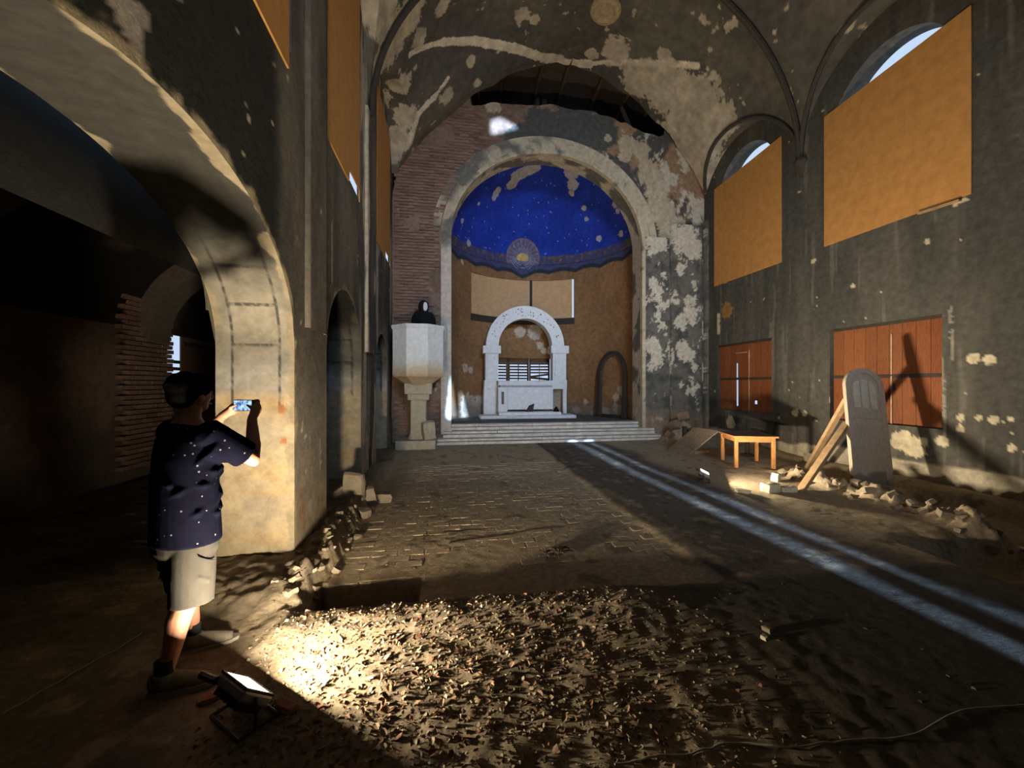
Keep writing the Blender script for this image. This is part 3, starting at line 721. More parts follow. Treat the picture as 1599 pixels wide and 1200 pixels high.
# ------------------------------------------------------------------ apse
AWU = None
def build_apse():
    g = GC()
    def ang(p): return math.atan2(p[1] - ACY, p[0] - ACX)
    uL, uR = ang(hit_cyl(736, 470)), ang(hit_cyl(896, 470)); uz0, uz1 = hit_cyl(820, 498)[2], hit_cyl(820, 438)[2]
    lL, lR = ang(hit_cyl(776, 580)), ang(hit_cyl(860, 580)); lz0, lz1 = hit_cyl(820, 598)[2], hit_cyl(820, 560)[2]
    rec = dict(uL=uL, uR=uR, uz0=uz0, uz1=uz1, lL=lL, lR=lR, lz0=lz0, lz1=lz1)
    def brown(P):
        f = fbm(P, 1.4, 4, 151); c = lerp(const(P, (.285, .15, .066)), (.235, .122, .054), sstep(.4, .65, f))
        pt = px_blobs(hit_cyl, [(727, 575, 8), (735, 578, 6), (900, 640, 6), (915, 628, 4), (730, 640, 22), (750, 632, 14), (745, 645, 18), (835, 518, 12), (812, 518, 9), (843, 540, 6), (850, 548, 5), (722, 410, 4), (970, 610, 8), (962, 620, 7), (975, 596, 5), (965, 640, 10), (945, 645, 8), (930, 648, 8)])
        c = lerp(c, (.48, .40, .32), blob_mask(P, pt, 1.2, 6, 152)); th = np.arctan2(P[..., 1] - ACY, P[..., 0] - ACX)
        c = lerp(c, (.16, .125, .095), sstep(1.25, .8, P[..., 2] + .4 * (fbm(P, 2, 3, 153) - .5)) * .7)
        # painted scalloped hem of the dome
        hem = 5.62 + .10 * np.abs(np.sin((th - tm) * 9.5)) - .16 * np.exp(-((th - tm) / .16)**2)
        z = P[..., 2]
        c = lerp(c, (.028, .034, .05), sstep(-.015, .015, z - hem)); c = lerp(c, (.07, .075, .16), sstep(-.02, .02, z - hem - .14) * .8)
        return medal(P, c)
    tm = ang(hit_cyl(816, 400)); zm = hit_cyl(816, 403)[2]
    def medal(P, c):
        th = np.arctan2(P[..., 1] - ACY, P[..., 0] - ACX); a = -(th - tm) * AR; el = np.where(P[..., 2] > RIM, RIM + AR * np.arcsin(np.clip((P[..., 2] - RIM) / AR, 0, 1)), P[..., 2])
        b = el - zm; r = np.hypot(a, b * .92); ph = np.arctan2(b, a)
        shell = sstep(.64, .60, r) * (b > -.25); rays = .5 + .5 * np.cos(ph * 22)
        c = lerp(c, (.13, .12, .22), shell * .9); c = lerp(c, (.28, .20, .12), shell * sstep(.72, .95, rays) * (r > .3) * .8)
        c = lerp(c, (.30, .27, .33), sstep(.36, .30, r) * (b > -.2) * .35)
        rim_ = sstep(.03, .0, np.abs(r - .60)) * (b > -.1); c = lerp(c, (.30, .21, .12), rim_ * .8)
        for rr in (.28, .36, .44): c = lerp(c, (.35, .36, .45), sstep(.016, .006, np.abs(np.hypot(a, b) - rr)) * (b < .02) * (b > -.42) * .6)
        c = lerp(c, (.62, .44, .16), sstep(.21, .19, np.hypot(a * .9, b * 1.25)) * (b > -.12)); return c
    def seg(t0, t1, z0, z1, d=.03):
        n = max(2, int(abs(t1 - t0) * AR / d)); m = max(2, int((z1 - z0) / d)); T, Z = np.meshgrid(np.linspace(t0, t1, n), np.linspace(z0, z1, m), indexing='ij')
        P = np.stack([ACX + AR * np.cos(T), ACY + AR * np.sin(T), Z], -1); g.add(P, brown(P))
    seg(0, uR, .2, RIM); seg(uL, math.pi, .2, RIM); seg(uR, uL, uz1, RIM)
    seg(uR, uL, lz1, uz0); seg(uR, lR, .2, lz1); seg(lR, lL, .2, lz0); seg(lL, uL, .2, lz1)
    # half dome, painted night sky
    T, E = np.meshgrid(np.linspace(0, math.pi, 300), np.linspace(0, math.pi / 2, 170), indexing='ij')
    P = np.stack([ACX + AR * np.cos(E) * np.cos(T), ACY + AR * np.cos(E) * np.sin(T), RIM + AR * np.sin(E)], -1)
    c = lerp(const(P, (.018, .048, .40)), (.014, .038, .32), sstep(.4, .6, fbm(P, 1.5, 3, 161)))
    top = .42 + .05 * np.sin(T * 60) ** 2
    h = (P[..., 2] - RIM); bd = sstep(.02, -.02, h - .33)
    pat = fbm(P, 9, 3, 162); c = lerp(c, (.085, .07, .085), bd * (.65 + .35 * sstep(.4, .6, pat))); c = lerp(c, (.20, .15, .09), bd * sstep(.60, .66, pat) * .7)
    c = lerp(c, (.03, .04, .10), sstep(.06, .02, h))
    fl = px_blobs(hit_dome, [(778, 297, 772, 308, 5), (806, 278, 798, 290, 7), (835, 262, 806, 275, 9), (893, 270, 13), (895, 288, 10), (893, 302, 5), (912, 325, 4), (916, 342, 4), (960, 320, 5), (964, 330, 4), (732, 380, 5), (970, 365, 5), (935, 373, 5), (985, 355, 6), (712, 335, 4), (722, 345, 4), (748, 318, 3)])
    c = lerp(c, (.42, .39, .40), blob_mask(P, fl, .9, 6, 163))
    c = medal(P, c)
    pts = []
    r2 = np.random.default_rng(5)
    for _ in range(90):
        t, e = r2.uniform(.2, 2.95), .14 + .9 * r2.uniform(0, 1)**1.8; pts.append((ACX + AR * math.cos(e) * math.cos(t), ACY + AR * math.cos(e) * math.sin(t), RIM + AR * math.sin(e)))
    for q in pts: c = lerp(c, (.40, .42, .55), sstep(.026, .012, np.linalg.norm(P - np.array(q), axis=-1)) * .8)
    g.add(P, c)
    # reveals of the two windows
    for (t0, t1, z0, z1, dp) in ((uR, uL, uz0, uz1, .07), (lR, lL, lz0, lz1, .35)):
        t = np.linspace(t0, t1, 24); ln = [(q, z0) for q in t] + [(q, z1) for q in t[::-1]] + [(t0, z0)]
        a = np.array([(ACX + AR * math.cos(q), ACY + AR * math.sin(q), z) for q, z in ln]); b = np.array([(ACX + (AR + dp) * math.cos(q), ACY + (AR + dp) * math.sin(q), z) for q, z in ln])
        P = strip(a, b, 4); g.add(P, const(P, (.14, .08, .04)))
    o = g.build('wall_apse', M_wall, smooth=True); tag(o, kind='structure')
    return o, rec
wall_apse, AREC = build_apse()

# ------------------------------------------------------------------ roof space seen through the missing gable
def build_attic():
    g = GC(); dk = (.05, .038, .03)
    for a, b in ((((-1.6, 7.9, 11.3), (7.9, 7.9, 11.3)), ((-1.6, 15.2, 10.2), (7.9, 15.2, 10.2))),
                 (((-1.6, 14.62, 6.0), (7.9, 14.62, 6.0)), ((-1.6, 15.25, 6.0), (7.9, 15.25, 6.0))),
                 (((-1.6, 15.2, 5.98), (7.9, 15.2, 5.98)), ((-1.6, 15.2, 10.3), (7.9, 15.2, 10.3))),
                 (((-1.6, 7.8, 6), (-1.6, 15.3, 6)), ((-1.6, 7.8, 11.5), (-1.6, 15.3, 10.4))),
                 (((7.9, 7.8, 7.95), (7.9, 15.3, 7.95)), ((7.9, 7.8, 11.5), (7.9, 15.3, 10.4))),
                 (((7.9, 11.25, 4), (7.9, 15.3, 4)), ((7.9, 11.25, 8), (7.9, 15.3, 8))),
                 (((-1.6, 11.72, 6), (-.05, 11.72, 6)), ((-1.6, 15.3, 6), (-.05, 15.3, 6))),
                 (((5.85, 11.72, 6), (7.9, 11.72, 6)), ((5.85, 15.3, 6), (7.9, 15.3, 6)))):
        P = strip(np.array([np.array(a[0]) * (1 - t) + np.array(a[1]) * t for t in np.linspace(0, 1, 6)]), np.array([np.array(b[0]) * (1 - t) + np.array(b[1]) * t for t in np.linspace(0, 1, 6)]), 6); g.add(P, const(P, dk))
    xs = np.linspace(-1.6, 7.9, 80); a = np.stack([xs, xs * 0 + 7.9, h_vault(xs, xs * 0 + 7.9) + .02], -1); b = a.copy(); b[:, 2] = 11.5; P = strip(a, b, 4); g.add(P, const(P, dk))
    o = g.build('roof', M_wall); tag(o, kind='structure')
    for x in (.7, 1.7, 2.75, 3.5, 4.6, 5.6, 6.5):
        MB().tube([(x, 7.95, 11.18), (x, 15.1, 10.1)], [(.09, .05)] * 2, 4).build('rafter', M_rafter, o)
    for x, z in ((2.85, 9.4), (3.1, 9.2)): MB().box((x, 12.6, z + .7), (.14, .12, 2.2)).build('king_post', M_rafter, o)
    MB().tube([(5.4, 11.95, 10.2), (6.1, 11.95, 8.6)], .08, 4).build('brace', M_rafter, o)
    MB().tube([(6.0, 12.1, 9.6), (6.5, 12.1, 8.5)], .07, 4).build('brace', M_rafter, o)
    MB().tube([(.95, 12.2, 10.3), (.95, 12.2, 9.1)], .08, 4).build('post', M_rafter, o)
build_attic()

# ------------------------------------------------------------------ west wall behind the camera, with the chinks that let the low sun in
def build_west():
    def lowhole(P):
        c = (P[:-1, :-1] + P[1:, 1:]) / 2; X, Z = c[..., 0], c[..., 2]; n = fbm(c * np.array([9, 1, 16]), 1.0, 4, 171, .65) - .5; m = fbm(c * np.array([22, 1, 40]), 1.0, 3, 172, .65) - .5
        return ((np.abs(X - 3.46 - .05 * n) < .10 + .16 * n + .14 * m) | (np.abs(X - 3.90 - .04 * n) < .08 + .18 * n + .22 * m)) & (Z < 1.37)
    P = patch_wall('y', YW, 3.0, 4.4, -.6, 1.5, .014, .008); g = GC(); g.add(P, const(P, (.08, .075, .065)), keep=~lowhole(P)); o = g.build('wall_west_base', M_wall); tag(o, kind='structure')
    P = patch_wall('y', YW, XL - .7, XR + .1, -.6, 10.8, .035, .035)
    c = (P[:-1, :-1] + P[1:, 1:]) / 2; X, Z = c[..., 0], c[..., 2]; k = math.tan(SUN_EL)
    n = fbm(c, 4, 3, 171) - .5
    hole = (X > 3.05) & (X < 4.35) & (Z < 1.45)          # the doorway, closed by the chinked base above
    def tri(px, py, wpx, hpx, fn, lean=0.0):
        p = fn(px, py); zc = p[0] * sy_ + p[1] * cy_; w, h = wpx / FPX * zc, hpx / FPX * zc; zz = p[2] + (p[1] - YW) * k
        t = np.clip((Z - zz) / h + .5, 0, 1)
        return (np.abs(Z - zz) < h / 2) & (np.abs(X - p[0] - lean * t) < w / 2 * (1.05 - t))
    hole |= tri(724, 632, 12, 42, hit_cyl, -.12); hole |= tri(706, 622, 16, 60, lambda a, b: on_y(a, b, YE + .3), -.02)
    p = ey(783, 196); zz = p[2] + (YE - YW) * k; t = (X - (p[0] - .28)) / .75
    hole |= (t > 0) & (t < 1) & (np.abs(Z - zz + .04 * (t - .5)) < .30 * (1 - t))
    g = GC(); g.add(P, const(P, (.08, .075, .065)), keep=~hole); o = g.build('wall_west', M_wall); tag(o, kind='structure')
    P = patch_wall('y', YW - .02, XA - .1, XL - .6, -.6, 4.4, .5, .5); g = GC(); g.add(P, const(P, (.08, .075, .065))); o = g.build('wall_aisle_west', M_wall); tag(o, kind='structure')
build_west()
#@@GROUND
# ------------------------------------------------------------------ ground
def gh(x, y):
    x, y = np.asarray(x, float), np.asarray(y, float); P = np.stack([x, y, x * 0], -1)
    n1 = fbm(P, .9, 3, 201) - .5; n2 = fbm(P, 4.5, 3, 202) - .5; n3 = fbm(P, 16, 2, 203) - .5
    far = sstep(7.2, 10.2, y); z = .06 * far + .03 * n1
    kx = x + .10 * (fbm(P, 2.2, 3, 204) - .5) * 2
    left = sstep(-1.02, -1.12, kx); right = sstep(2.25, 2.55, x + .16 * n2)
    inb = (1 - left) * (1 - right) * sstep(3.07, 3.17, y + .10 * n2)
    z = z - inb * .07 * (1 - far)
    near = (1 - sstep(3.05, 3.2, y)) * sstep(.6, 1.5, y) * sstep(2.2, 1.1, x)
    z = z + near * (.020 * n2 + .014 * n3) + .055 * np.exp(-((y - 2.95) / .22)**2) * (1 - sstep(3.08, 3.18, y)) * sstep(2.1, 1.3, x) * sstep(-1.3, -1.0, x)
    lift = left * sstep(2.9, 3.5, y) * (1 - .6 * far)
    z = z + lift * (.09 + .05 * n2 + .05 * n3)
    kerb = np.exp(-((kx + 1.16) / .10)**2) * sstep(3.15, 3.6, y) * sstep(7.5, 6.0, y); z = z + kerb * (.05 + .16 * n2 + .08 * n3)
    pit = sstep(-1.02, -.98, x) * sstep(-.20, -.24, x) * sstep(3.13, 3.17, y) * sstep(3.68, 3.63, y); z = z - .85 * pit
    # right-hand side: loose earth, patch sunk to make a wedge of shade, rough ridge and the trench along the wall
    rgt = sstep(4.3, 4.7, x); z = z + rgt * (.02 * n2 + .03 * n1)
    sunk = sstep(4.55, 5.0, x + .35 * n1) * sstep(3.75, 3.35, y + .25 * n2) * sstep(6.6, 6.2, x); z = z - .30 * sunk
    rx = 5.95 + .12 * n1 + .05 * (y - 4); rid = np.exp(-((x - rx) / .16)**2) * sstep(7.0, 6.2, y) * sstep(1.0, 2.2, y)
    z = z + rid * (.14 + .26 * n2 + .22 * n3)
    tr = sstep(6.12, 6.35, x) * sstep(7.4, 7.15, x) * sstep(7.2, 6.4, y) * (1 - .0 * y); z = z - .16 * tr
    z = z + .66 * np.exp(-((x - 6.62) / .42)**2 - ((y - 10.62) / .36)**2) * (.85 + .5 * n2)
    foot = np.exp(-((x - 6.77) / .46)**4 - ((y - 5.56) / .30)**4); z = z * (1 - foot) + .03 * foot
    z = z + .07 * sstep(7.3, 7.6, x) + .012 * n3 * sstep(0, 1, 1 - right * .5)
    return z
def ghs(x, y): return float(gh(np.array([x]), np.array([y]))[0])
def build_ground():
    xs = np.concatenate([np.arange(XA - .1, -2.1, .14), np.arange(-2.1, 3.0, .028), np.arange(3.0, 7.72, .036)])
    ys = np.concatenate([np.arange(YW - .1, .9, .16), np.arange(.9, 5.2, .028), np.arange(5.2, YE + .25, .05)])
    X, Y = np.meshgrid(xs, ys, indexing='ij'); P = np.stack([X, Y, gh(X, Y)], -1); Q = np.stack([X, Y, X * 0], -1)
    f = fbm(Q, 1.6, 4, 211); col = lerp(const(P, (.22, .18, .125)), (.33, .27, .185), sstep(.35, .65, f))
    inb = sstep(-1.1, -1.0, X) * sstep(2.45, 2.35, X) * sstep(3.1, 3.25, Y); col = lerp(col, (.44, .35, .23), inb * .85)
    path = sstep(2.38, 2.46, X + .05 * (f - .5)) * sstep(4.45, 4.1, X + .3 * (f - .5)); col = lerp(col, (.115, .10, .085), path * .85); col = lerp(col, (.05, .042, .034), (P[..., 2] < -.2).astype(float) * (Y > 3) * (X < 0))  # pit interior coloured dark to deepen its shade
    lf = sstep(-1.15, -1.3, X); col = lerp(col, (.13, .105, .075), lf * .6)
    col = lerp(col, (.44, .355, .23), sstep(4.3, 4.6, X) * .7)
    col = lerp(col, (.36, .29, .185), sstep(.62, .70, fbm(Q, 7, 3, 213)) * .6)
    col = lerp(col, (.07, .055, .04), sstep(.66, .72, fbm(Q, 5, 4, 214)) * .5)
    pile = sstep(1.5, 2.2, Y) * sstep(3.2, 3.0, Y) * sstep(1.6, .3, X) * sstep(-1.3, -.9, X); col = lerp(col, (.155, .125, .085), pile * .85)
    near = sstep(3.15, 3.0, Y) * sstep(.9, 2.2, X + .4 * (f - .5)); col = lerp(col, (.062, .058, .048), near * .9)  # unlit foreground on the right painted into the floor colour
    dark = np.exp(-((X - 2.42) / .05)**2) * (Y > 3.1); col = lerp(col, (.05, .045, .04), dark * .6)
    V = P.reshape(-1, 3); a, b = X.shape; idx = np.arange(a * b).reshape(a, b)
    F = np.stack([idx[:-1, :-1], idx[1:, :-1], idx[1:, 1:], idx[:-1, 1:]], -1).reshape(-1, 4)
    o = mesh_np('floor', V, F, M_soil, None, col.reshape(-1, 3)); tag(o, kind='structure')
    # paving bricks of the nave showing through the dirt
    me = None; spots = []
    y = 3.74; row = 0
    while y < 8.6:
        x = -.98 + (.13 if row % 2 else 0)
        while x < 2.2:
            q = np.array([[x, y, 0]])
            if fbm(q, 1.3, 3, 215)[0] > .34 and random.random() > .06: spots.append((x + .125, y))
            x += .262
        y += .132; row += 1
    spots.sort(key=lambda q: q[1])
    for x, y in spots[:298]:
        if me is None: b = MB().box((0, 0, 0), (.25, .12, .06), bevel=.008).build('brick', M_floorbrick, o); me = b.data
        else: b = link(bpy.data.objects.new('brick', me), o)
        b.location = (x, y, ghs(x, y) - .0292 + random.uniform(-.0015, .0015)); b.rotation_euler = (random.uniform(-.012, .012), random.uniform(-.01, .01), random.uniform(-.02, .02))
    mb = MB()
    for x, y in spots[298:]: mb.box((x, y, ghs(x, y) - .029 + random.uniform(-.002, .002)), (.25, .12, .06))
    r = mb.build('brick_paving', M_floorbrick, o); r['kind'] = 'stuff'
    return o
floor = build_ground()
# apse floor and steps
P0 = [(ACX + (AR + .05) * math.cos(t), ACY + (AR + .05) * math.sin(t)) for t in np.linspace(0, math.pi, 40)]
o = MB().extrude_outline([(ARX + ARH + .1, YE + .3)] + P0 + [(ARX - ARH - .1, YE + .3)], (0, 0, AFL - .2), (1, 0, 0), (0, 1, 0), (0, 0, 1), .195).build('floor_apse', material('apse_floor_stone', (.15, .14, .125), bump=.4)); tag(o, kind='structure')
st = thing('altar_steps', 'worn pale stone steps rising to the apse under the chancel arch', 'steps', (2.9, 10.9, 0))
for k, (y0, xl, xr, z1) in enumerate(((10.72, 682, 1032, .215), (10.98, 692, 1022, .38), (11.24, 703, 1001, AFL))):
    a, b = on_y(xl, 680, y0)[0], on_y(xr, 680, y0)[0]; y1 = 11.75 if k == 2 else YE - .003
    n = 7; jl, jr = ARX - ARH + .012, ARX + ARH - .012; front = YE - .225      # front: face of the pilasters; the middle runs on under the arch
    if k == 2: a, b = jl, jr
    s_ = MB().box(((a + b) / 2 - 2.9, (y0 + (front if k < 2 else YE + .30)) / 2 - 10.9 + .01, (z1 - .05) / 2 - .03), (b - a, (front if k < 2 else YE + .30) - y0 - .02, z1 - .06)).build('riser', M_step, st)
    e = [a + (b - a) * (i + random.uniform(-.15, .15) * (0 < i < n)) / n for i in range(n + 1)]
    if k == 1: e = [a, jl] + [jl + (jr - jl) * (i + random.uniform(-.12, .12)) / 5 for i in range(1, 5)] + [jr, b]
    for i in range(n):
        dp = {0: .28, 1: .08 if i in (0, n - 1) else .30, 2: .30}[k]
        MB().box(((e[i] + e[i + 1]) / 2 - 2.9, y0 - .01 + dp / 2 - 10.9 + random.uniform(-.008, .004), z1 - .032), (e[i + 1] - e[i] - .012, dp, .064), bevel=.008, jit=.003).build('tread', M_step, s_)
    if k == 1: MB().box(((jl + jr) / 2 - 2.9, (front + YE + .06) / 2 - 10.9, (z1 - .06) / 2 - .03), (jr - jl, YE + .08 - front, z1 - .06)).build('riser_core', M_step, s_)

# ------------------------------------------------------------------ litter: leaves and flakes
def leaf_template():
    v = np.array([-1, -.35, .35, 1.0]); w = np.array([.12, .55, .5, .06]); T = []
    for a, b in zip(v, w):
        for u in (-1, 0, 1): T.append((u * b, a, 0))
    T = np.array(T); F = []
    for i in range(3):
        for j in range(2): k = i * 3 + j; F.append((k, k + 1, k + 4, k + 3))
    return T, np.array(F)
LT, LF = leaf_template()
def leaf_batch(xy, size, tilt, seed):
    r = np.random.default_rng(seed); N = len(xy)
    L = np.repeat(LT[None], N, 0).copy(); cu, cv = r.uniform(-.1, .9, N), r.uniform(-.5, .5, N)
    L[..., 2] = cu[:, None] * L[..., 0]**2 * 1.6 + cv[:, None] * L[..., 1]**2 * .5; L[..., 0] *= r.uniform(.7, 1.5, N)[:, None]
    L *= size[:, None, None]
    def rot(ax, a):
        c, s = np.cos(a), np.sin(a); i, j = [(1, 2), (2, 0), (0, 1)][ax]; R = np.zeros((N, 3, 3)); R[:, ax, ax] = 1
        R[:, i, i] = c; R[:, j, j] = c; R[:, i, j] = -s; R[:, j, i] = s; return R
    R = rot(2, r.uniform(0, 6.28, N)) @ rot(0, r.normal(0, tilt, N)) @ rot(1, r.normal(0, tilt, N))
    W = np.einsum('nij,nkj->nki', R, L); zmin = W[..., 2].min(1)
    W[..., 0] += xy[:, 0:1]; W[..., 1] += xy[:, 1:2]; W[..., 2] += (gh(xy[:, 0], xy[:, 1]) - zmin * .75 - .004)[:, None]
    F = (LF[None] + (np.arange(N) * 12)[:, None, None]).reshape(-1, 4); return W.reshape(-1, 3), F
def dens(x, y):
    P = np.stack([x, y, x * 0], -1); n = fbm(P, 2.0, 3, 221)
    pile = sstep(1.45, 2.0, y + .15 * x) * sstep(3.2, 3.1, y) * sstep(1.9, .5, x) * sstep(-1.25, -.95, x) * (.45 + n)
    kerb = np.exp(-((x + 1.1) / .22)**2) * (y > 3.2) * (y < 6.5) * .55
    fl = .10 * (y > 3.7) * (x > -1) * (x < 2.4) * sstep(9.5, 5, y) * sstep(.45, .6, n) * 2.2 + .03 * (y > 3.6) * (y < 10) * (x < 2.4)
    mid = .10 * (x > 1.2) * (x < 3) * (y < 3.2) * (y > 1.6)
    rr = .03 * (x > 4.4) * (y > 3) * (y < 9)
    hole = (x > -1.05) & (x < -.17) & (y > 3.08) & (y < 3.7)
    path = (x > 2.5) & (x < 4.3) & (y > 3)
    return np.where(hole | path, 0, np.clip(pile + kerb + fl + mid + rr, 0, 1))
def sample(n, x0, x1, y0, y1, seed, pw=1.0):
    r = np.random.default_rng(seed); out = np.zeros((0, 2))
    while len(out) < n:
        q = np.stack([r.uniform(x0, x1, 20000), r.uniform(y0, y1, 20000)], -1); out = np.concatenate([out, q[r.uniform(0, 1, 20000) < dens(q[:, 0], q[:, 1])**pw]])
    return out[:n]
def paint_leaves(n, seed):
    r = np.random.default_rng(seed); pal = np.array([(.46, .37, .25), (.38, .29, .18), (.52, .44, .32), (.27, .13, .07), (.33, .20, .11), (.20, .13, .08)]); c = pal[r.choice(6, n, p=[.28, .24, .18, .10, .12, .08])]
    return np.repeat(c * r.uniform(.38, .66, (n, 1)), 12, 0)
q1 = sample(9500, -1.3, 1.9, 1.4, 3.2, 31); V1, F1 = leaf_batch(q1, np.random.default_rng(1).uniform(.005, .015, len(q1)), .45, 2)
q2 = sample(2300, -1.3, 6.5, 1.5, 10, 33); V2, F2 = leaf_batch(q2, np.random.default_rng(3).uniform(.006, .017, len(q2)), .35, 4)
o = mesh_np('leaf_litter', np.concatenate([V1, V2]), np.concatenate([F1, F2 + len(V1)]), M_debris, None, np.concatenate([paint_leaves(len(q1), 5), paint_leaves(len(q2), 6)]))
tag(o, 'carpet of small dry leaf scraps and plaster flakes strewn over the dirt', 'leaf litter', kind='stuff')
M_leaf = material('dry_leaf', rnd=[(.14, .055, .03), (.21, .10, .055), (.30, .22, .135), (.25, .165, .10), (.17, .075, .04), (.34, .27, .18)], rough=.85, var=.2, nscale=40, bump=.2, bscale=60)
leaf_meshes = []
for k in range(6):
    V, F = leaf_batch(np.zeros((1, 2)), np.array([1.0]), .25, 50 + k); V[:, 2] -= V[:, 2].min()
    me = bpy.data.meshes.new('dry_leaf'); me.from_pydata([tuple(map(float, v)) for v in V], [], [tuple(map(int, f)) for f in F]); me.materials.append(M_leaf); leaf_meshes.append(me)
rl = np.random.default_rng(77); ql = []
for (x, y) in sample(1200, -.95, 1.1, 1.75, 3.05, 35, .6):
    if rl.uniform() < (.35 + 1.2 * math.exp(-((x + .15)**2 + (y - 2.4)**2) / .16)): ql.append((x, y))
for (x, y) in ql[:300]:
    o = link(bpy.data.objects.new('dry_leaf', random.choice(leaf_meshes))); s = random.uniform(.014, .026)
    o.location = (x, y, ghs(x, y) + .001); o.scale = (s, s, s); o.rotation_euler = (random.uniform(-.15, .15), random.uniform(-.15, .15), random.uniform(0, 6.28))
    tag(o, 'dry curled brown leaf lying on the litter in front of the near floodlight', 'leaf', 'fallen leaves in front of the near floodlight')

# ------------------------------------------------------------------ stones
def stone(name, c, size, rot, m, label, group=None, cat='stone', rough=.16, sub=2, sink=.06):
    bm = bmesh.new(); bmesh.ops.create_cube(bm, size=1.0)
    bmesh.ops.subdivide_edges(bm, edges=bm.edges[:], cuts=sub, use_grid_fill=True)
    sd = random.randint(0, 9999)
    V = np.array([v.co[:] for v in bm.verts]); n = np.stack([fbm(V + sd * .37, 2.2, 3, sd + k) - .5 for k in range(3)], -1)
    V = V + n * rough * 2; V = V * (1 - .10 * (np.abs(V) > .4).sum(1, keepdims=True) / 2)
    R = Matrix.Rotation(rot[2], 3, 'Z') @ Matrix.Rotation(rot[1], 3, 'Y') @ Matrix.Rotation(rot[0], 3, 'X')
    W = (V * np.array(size)) @ np.array(R).T
    for v, w in zip(bm.verts, W): v.co = w
    me = bpy.data.meshes.new(name); bm.to_mesh(me); bm.free(); me.materials.append(m)
    o = link(bpy.data.objects.new(name, me)); z = c[2] if len(c) > 2 else ghs(c[0], c[1]) - W[:, 2].min() - .008 - sink * np.ptp(W[:, 2])
    o.location = (c[0], c[1], z); return tag(o, label, cat, group)
def gpx(px, py, zg=0.0):
    p = on_z(px, py, zg)
    for _ in range(4): p = on_z(px, py, ghs(p[0], p[1]))
    return p
def slab(px, py, size, rot, label, m=M_stone, **k):
    p = gpx(px, py); return stone(k.pop('name', 'stone_slab'), (p[0], p[1]), size, rot, m, label, **k)
slab(553, 780, (.30, .10, .42), (.25, .12, -.3), 'large upright pale slab leaning in the rubble beside the second pier', rough=.07)
slab(576, 784, (.16, .16, .27), (.1, -.2, .4), 'rounded grey stone standing between the pale slab and the squat block', name='rubble_stone')
slab(597, 784, (.26, .20, .14), (0, .1, .2), 'squat broken block at the outer end of the rubble by the pier', name='rubble_stone')
slab(566, 806, (.18, .16, .12), (.2, .1, .9), 'small dark stone lying at the foot of the pale slab', name='rubble_stone')
p = gpx(553, 780); stone('broken_board', (p[0] - .14, p[1] + .112), (.55, .06, .10), (.1, -.55, .25), M_board, 'narrow broken board propped behind the pale slab in the rubble', cat='board', rough=.03)
slab(1203, 768, (.235, .19, .15), (0, 0, .05), 'pale squared stone lying near the foot of the prop beam', m=M_cream, name='rubble_stone', rough=.08)
slab(1230, 768, (.245, .15, .10), (.05, .0, -.05), 'flat pale brick between the squared stone and the prop beam', m=M_cream, name='rubble_stone', rough=.08)
slab(1212, 752, (.16, .12, .16), (.1, .1, .5), 'small upright stone behind the pale squared stone', m=M_cream, name='rubble_stone')
slab(1160, 770, (.20, .10, .06), (0, .1, -.3), 'small pale flat chip between the far floodlight and the squared stone', m=M_cream, name='rubble_stone')
p = at(1275, 712, 8.4); stone('rubble_stone', (min(p[0], XR - .26), p[1]), (.28, .22, .2), (.1, .2, .3), M_stone, 'grey stone lying under the far prop beam by the wall')
for i, (dx, dy, s) in enumerate(((-.02, -.06, .26), (-.30, -.10, .24), (.26, -.12, .24), (-.52, -.22, .18), (-.74, -.30, .15), (.02, -.40, .22))):
    stone('rubble_stone', (6.62 + dx, 10.62 + dy), (s * 1.25, s * .95, s), (random.random() * .5, random.random() * .5, random.random() * 3), material('rubble_brick', (.25, .17, .11), bump=.6), 'brown rubble lump heaped at the foot of the right pilasters', 'rubble heaped at the right pilasters', 'rubble', sink=.14)
taken = [(*gpx(a, b)[:2], r) for a, b, r in ((553, 780, .20), (576, 784, .13), (597, 784, .16), (566, 806, .12))]
def free_spot(fx, y0, y1, s, xmin=-9):
    for _ in range(400):
        y = random.uniform(y0, y1); x = max(xmin, fx(y))
        if all(math.hypot(x - a, y - b) > .80 * s + r for a, b, r in taken): break
    taken.append((x, y, .80 * s)); return x, y
for k in range(46):                                            # broken edge of the old floor
    s = random.uniform(.03, .075); x, y = free_spot(lambda y: -1.16 + random.gauss(0, .08), 3.3, 6.3, s, -1.36 + s)
    stone('rubble_stone', (x, y), (s * 1.3, s, s * .7), (random.random() * .5, random.random() * .5, random.random() * 6), M_stone, 'small broken stone along the torn floor edge beside the near pier', 'stones along the torn floor edge', 'rubble', sub=1, sink=.3)
for k in range(60):                                            # rough ridge along the right wall
    s = random.uniform(.04, .11); x, y = free_spot(lambda y: 5.93 + .05 * (y - 4) + random.gauss(0, .10), 2.4, 6.4, s)
    stone('rubble_stone', (x, y), (s * 1.2, s, s * .8), (random.random() * .6, random.random() * .6, random.random() * 6), M_stone, 'lump of broken masonry on the rough ridge beside the wall trench', 'masonry lumps on the ridge', 'rubble', sub=1, sink=.3)
slab(325, 1096, (.10, .07, .04), (0, 0, .5), 'flat reddish stone between the sneakers and the near floodlight', m=material('red_stone', (.22, .10, .07)), name='rubble_stone')
slab(446, 1109, (.09, .06, .04), (0, .2, -.4), 'reddish brick chip on the lens side of the near floodlight', m=MATS['red_stone'], name='rubble_stone')
slab(1200, 986, (.07, .06, .04), (0, 0, .3), 'grey pebble lying alone on the dark floor', name='rubble_stone')
slab(1194, 998, (.04, .04, .03), (0, 0, .3), 'tiny pale pebble beside the grey pebble on the dark floor', m=M_cream, name='rubble_stone')
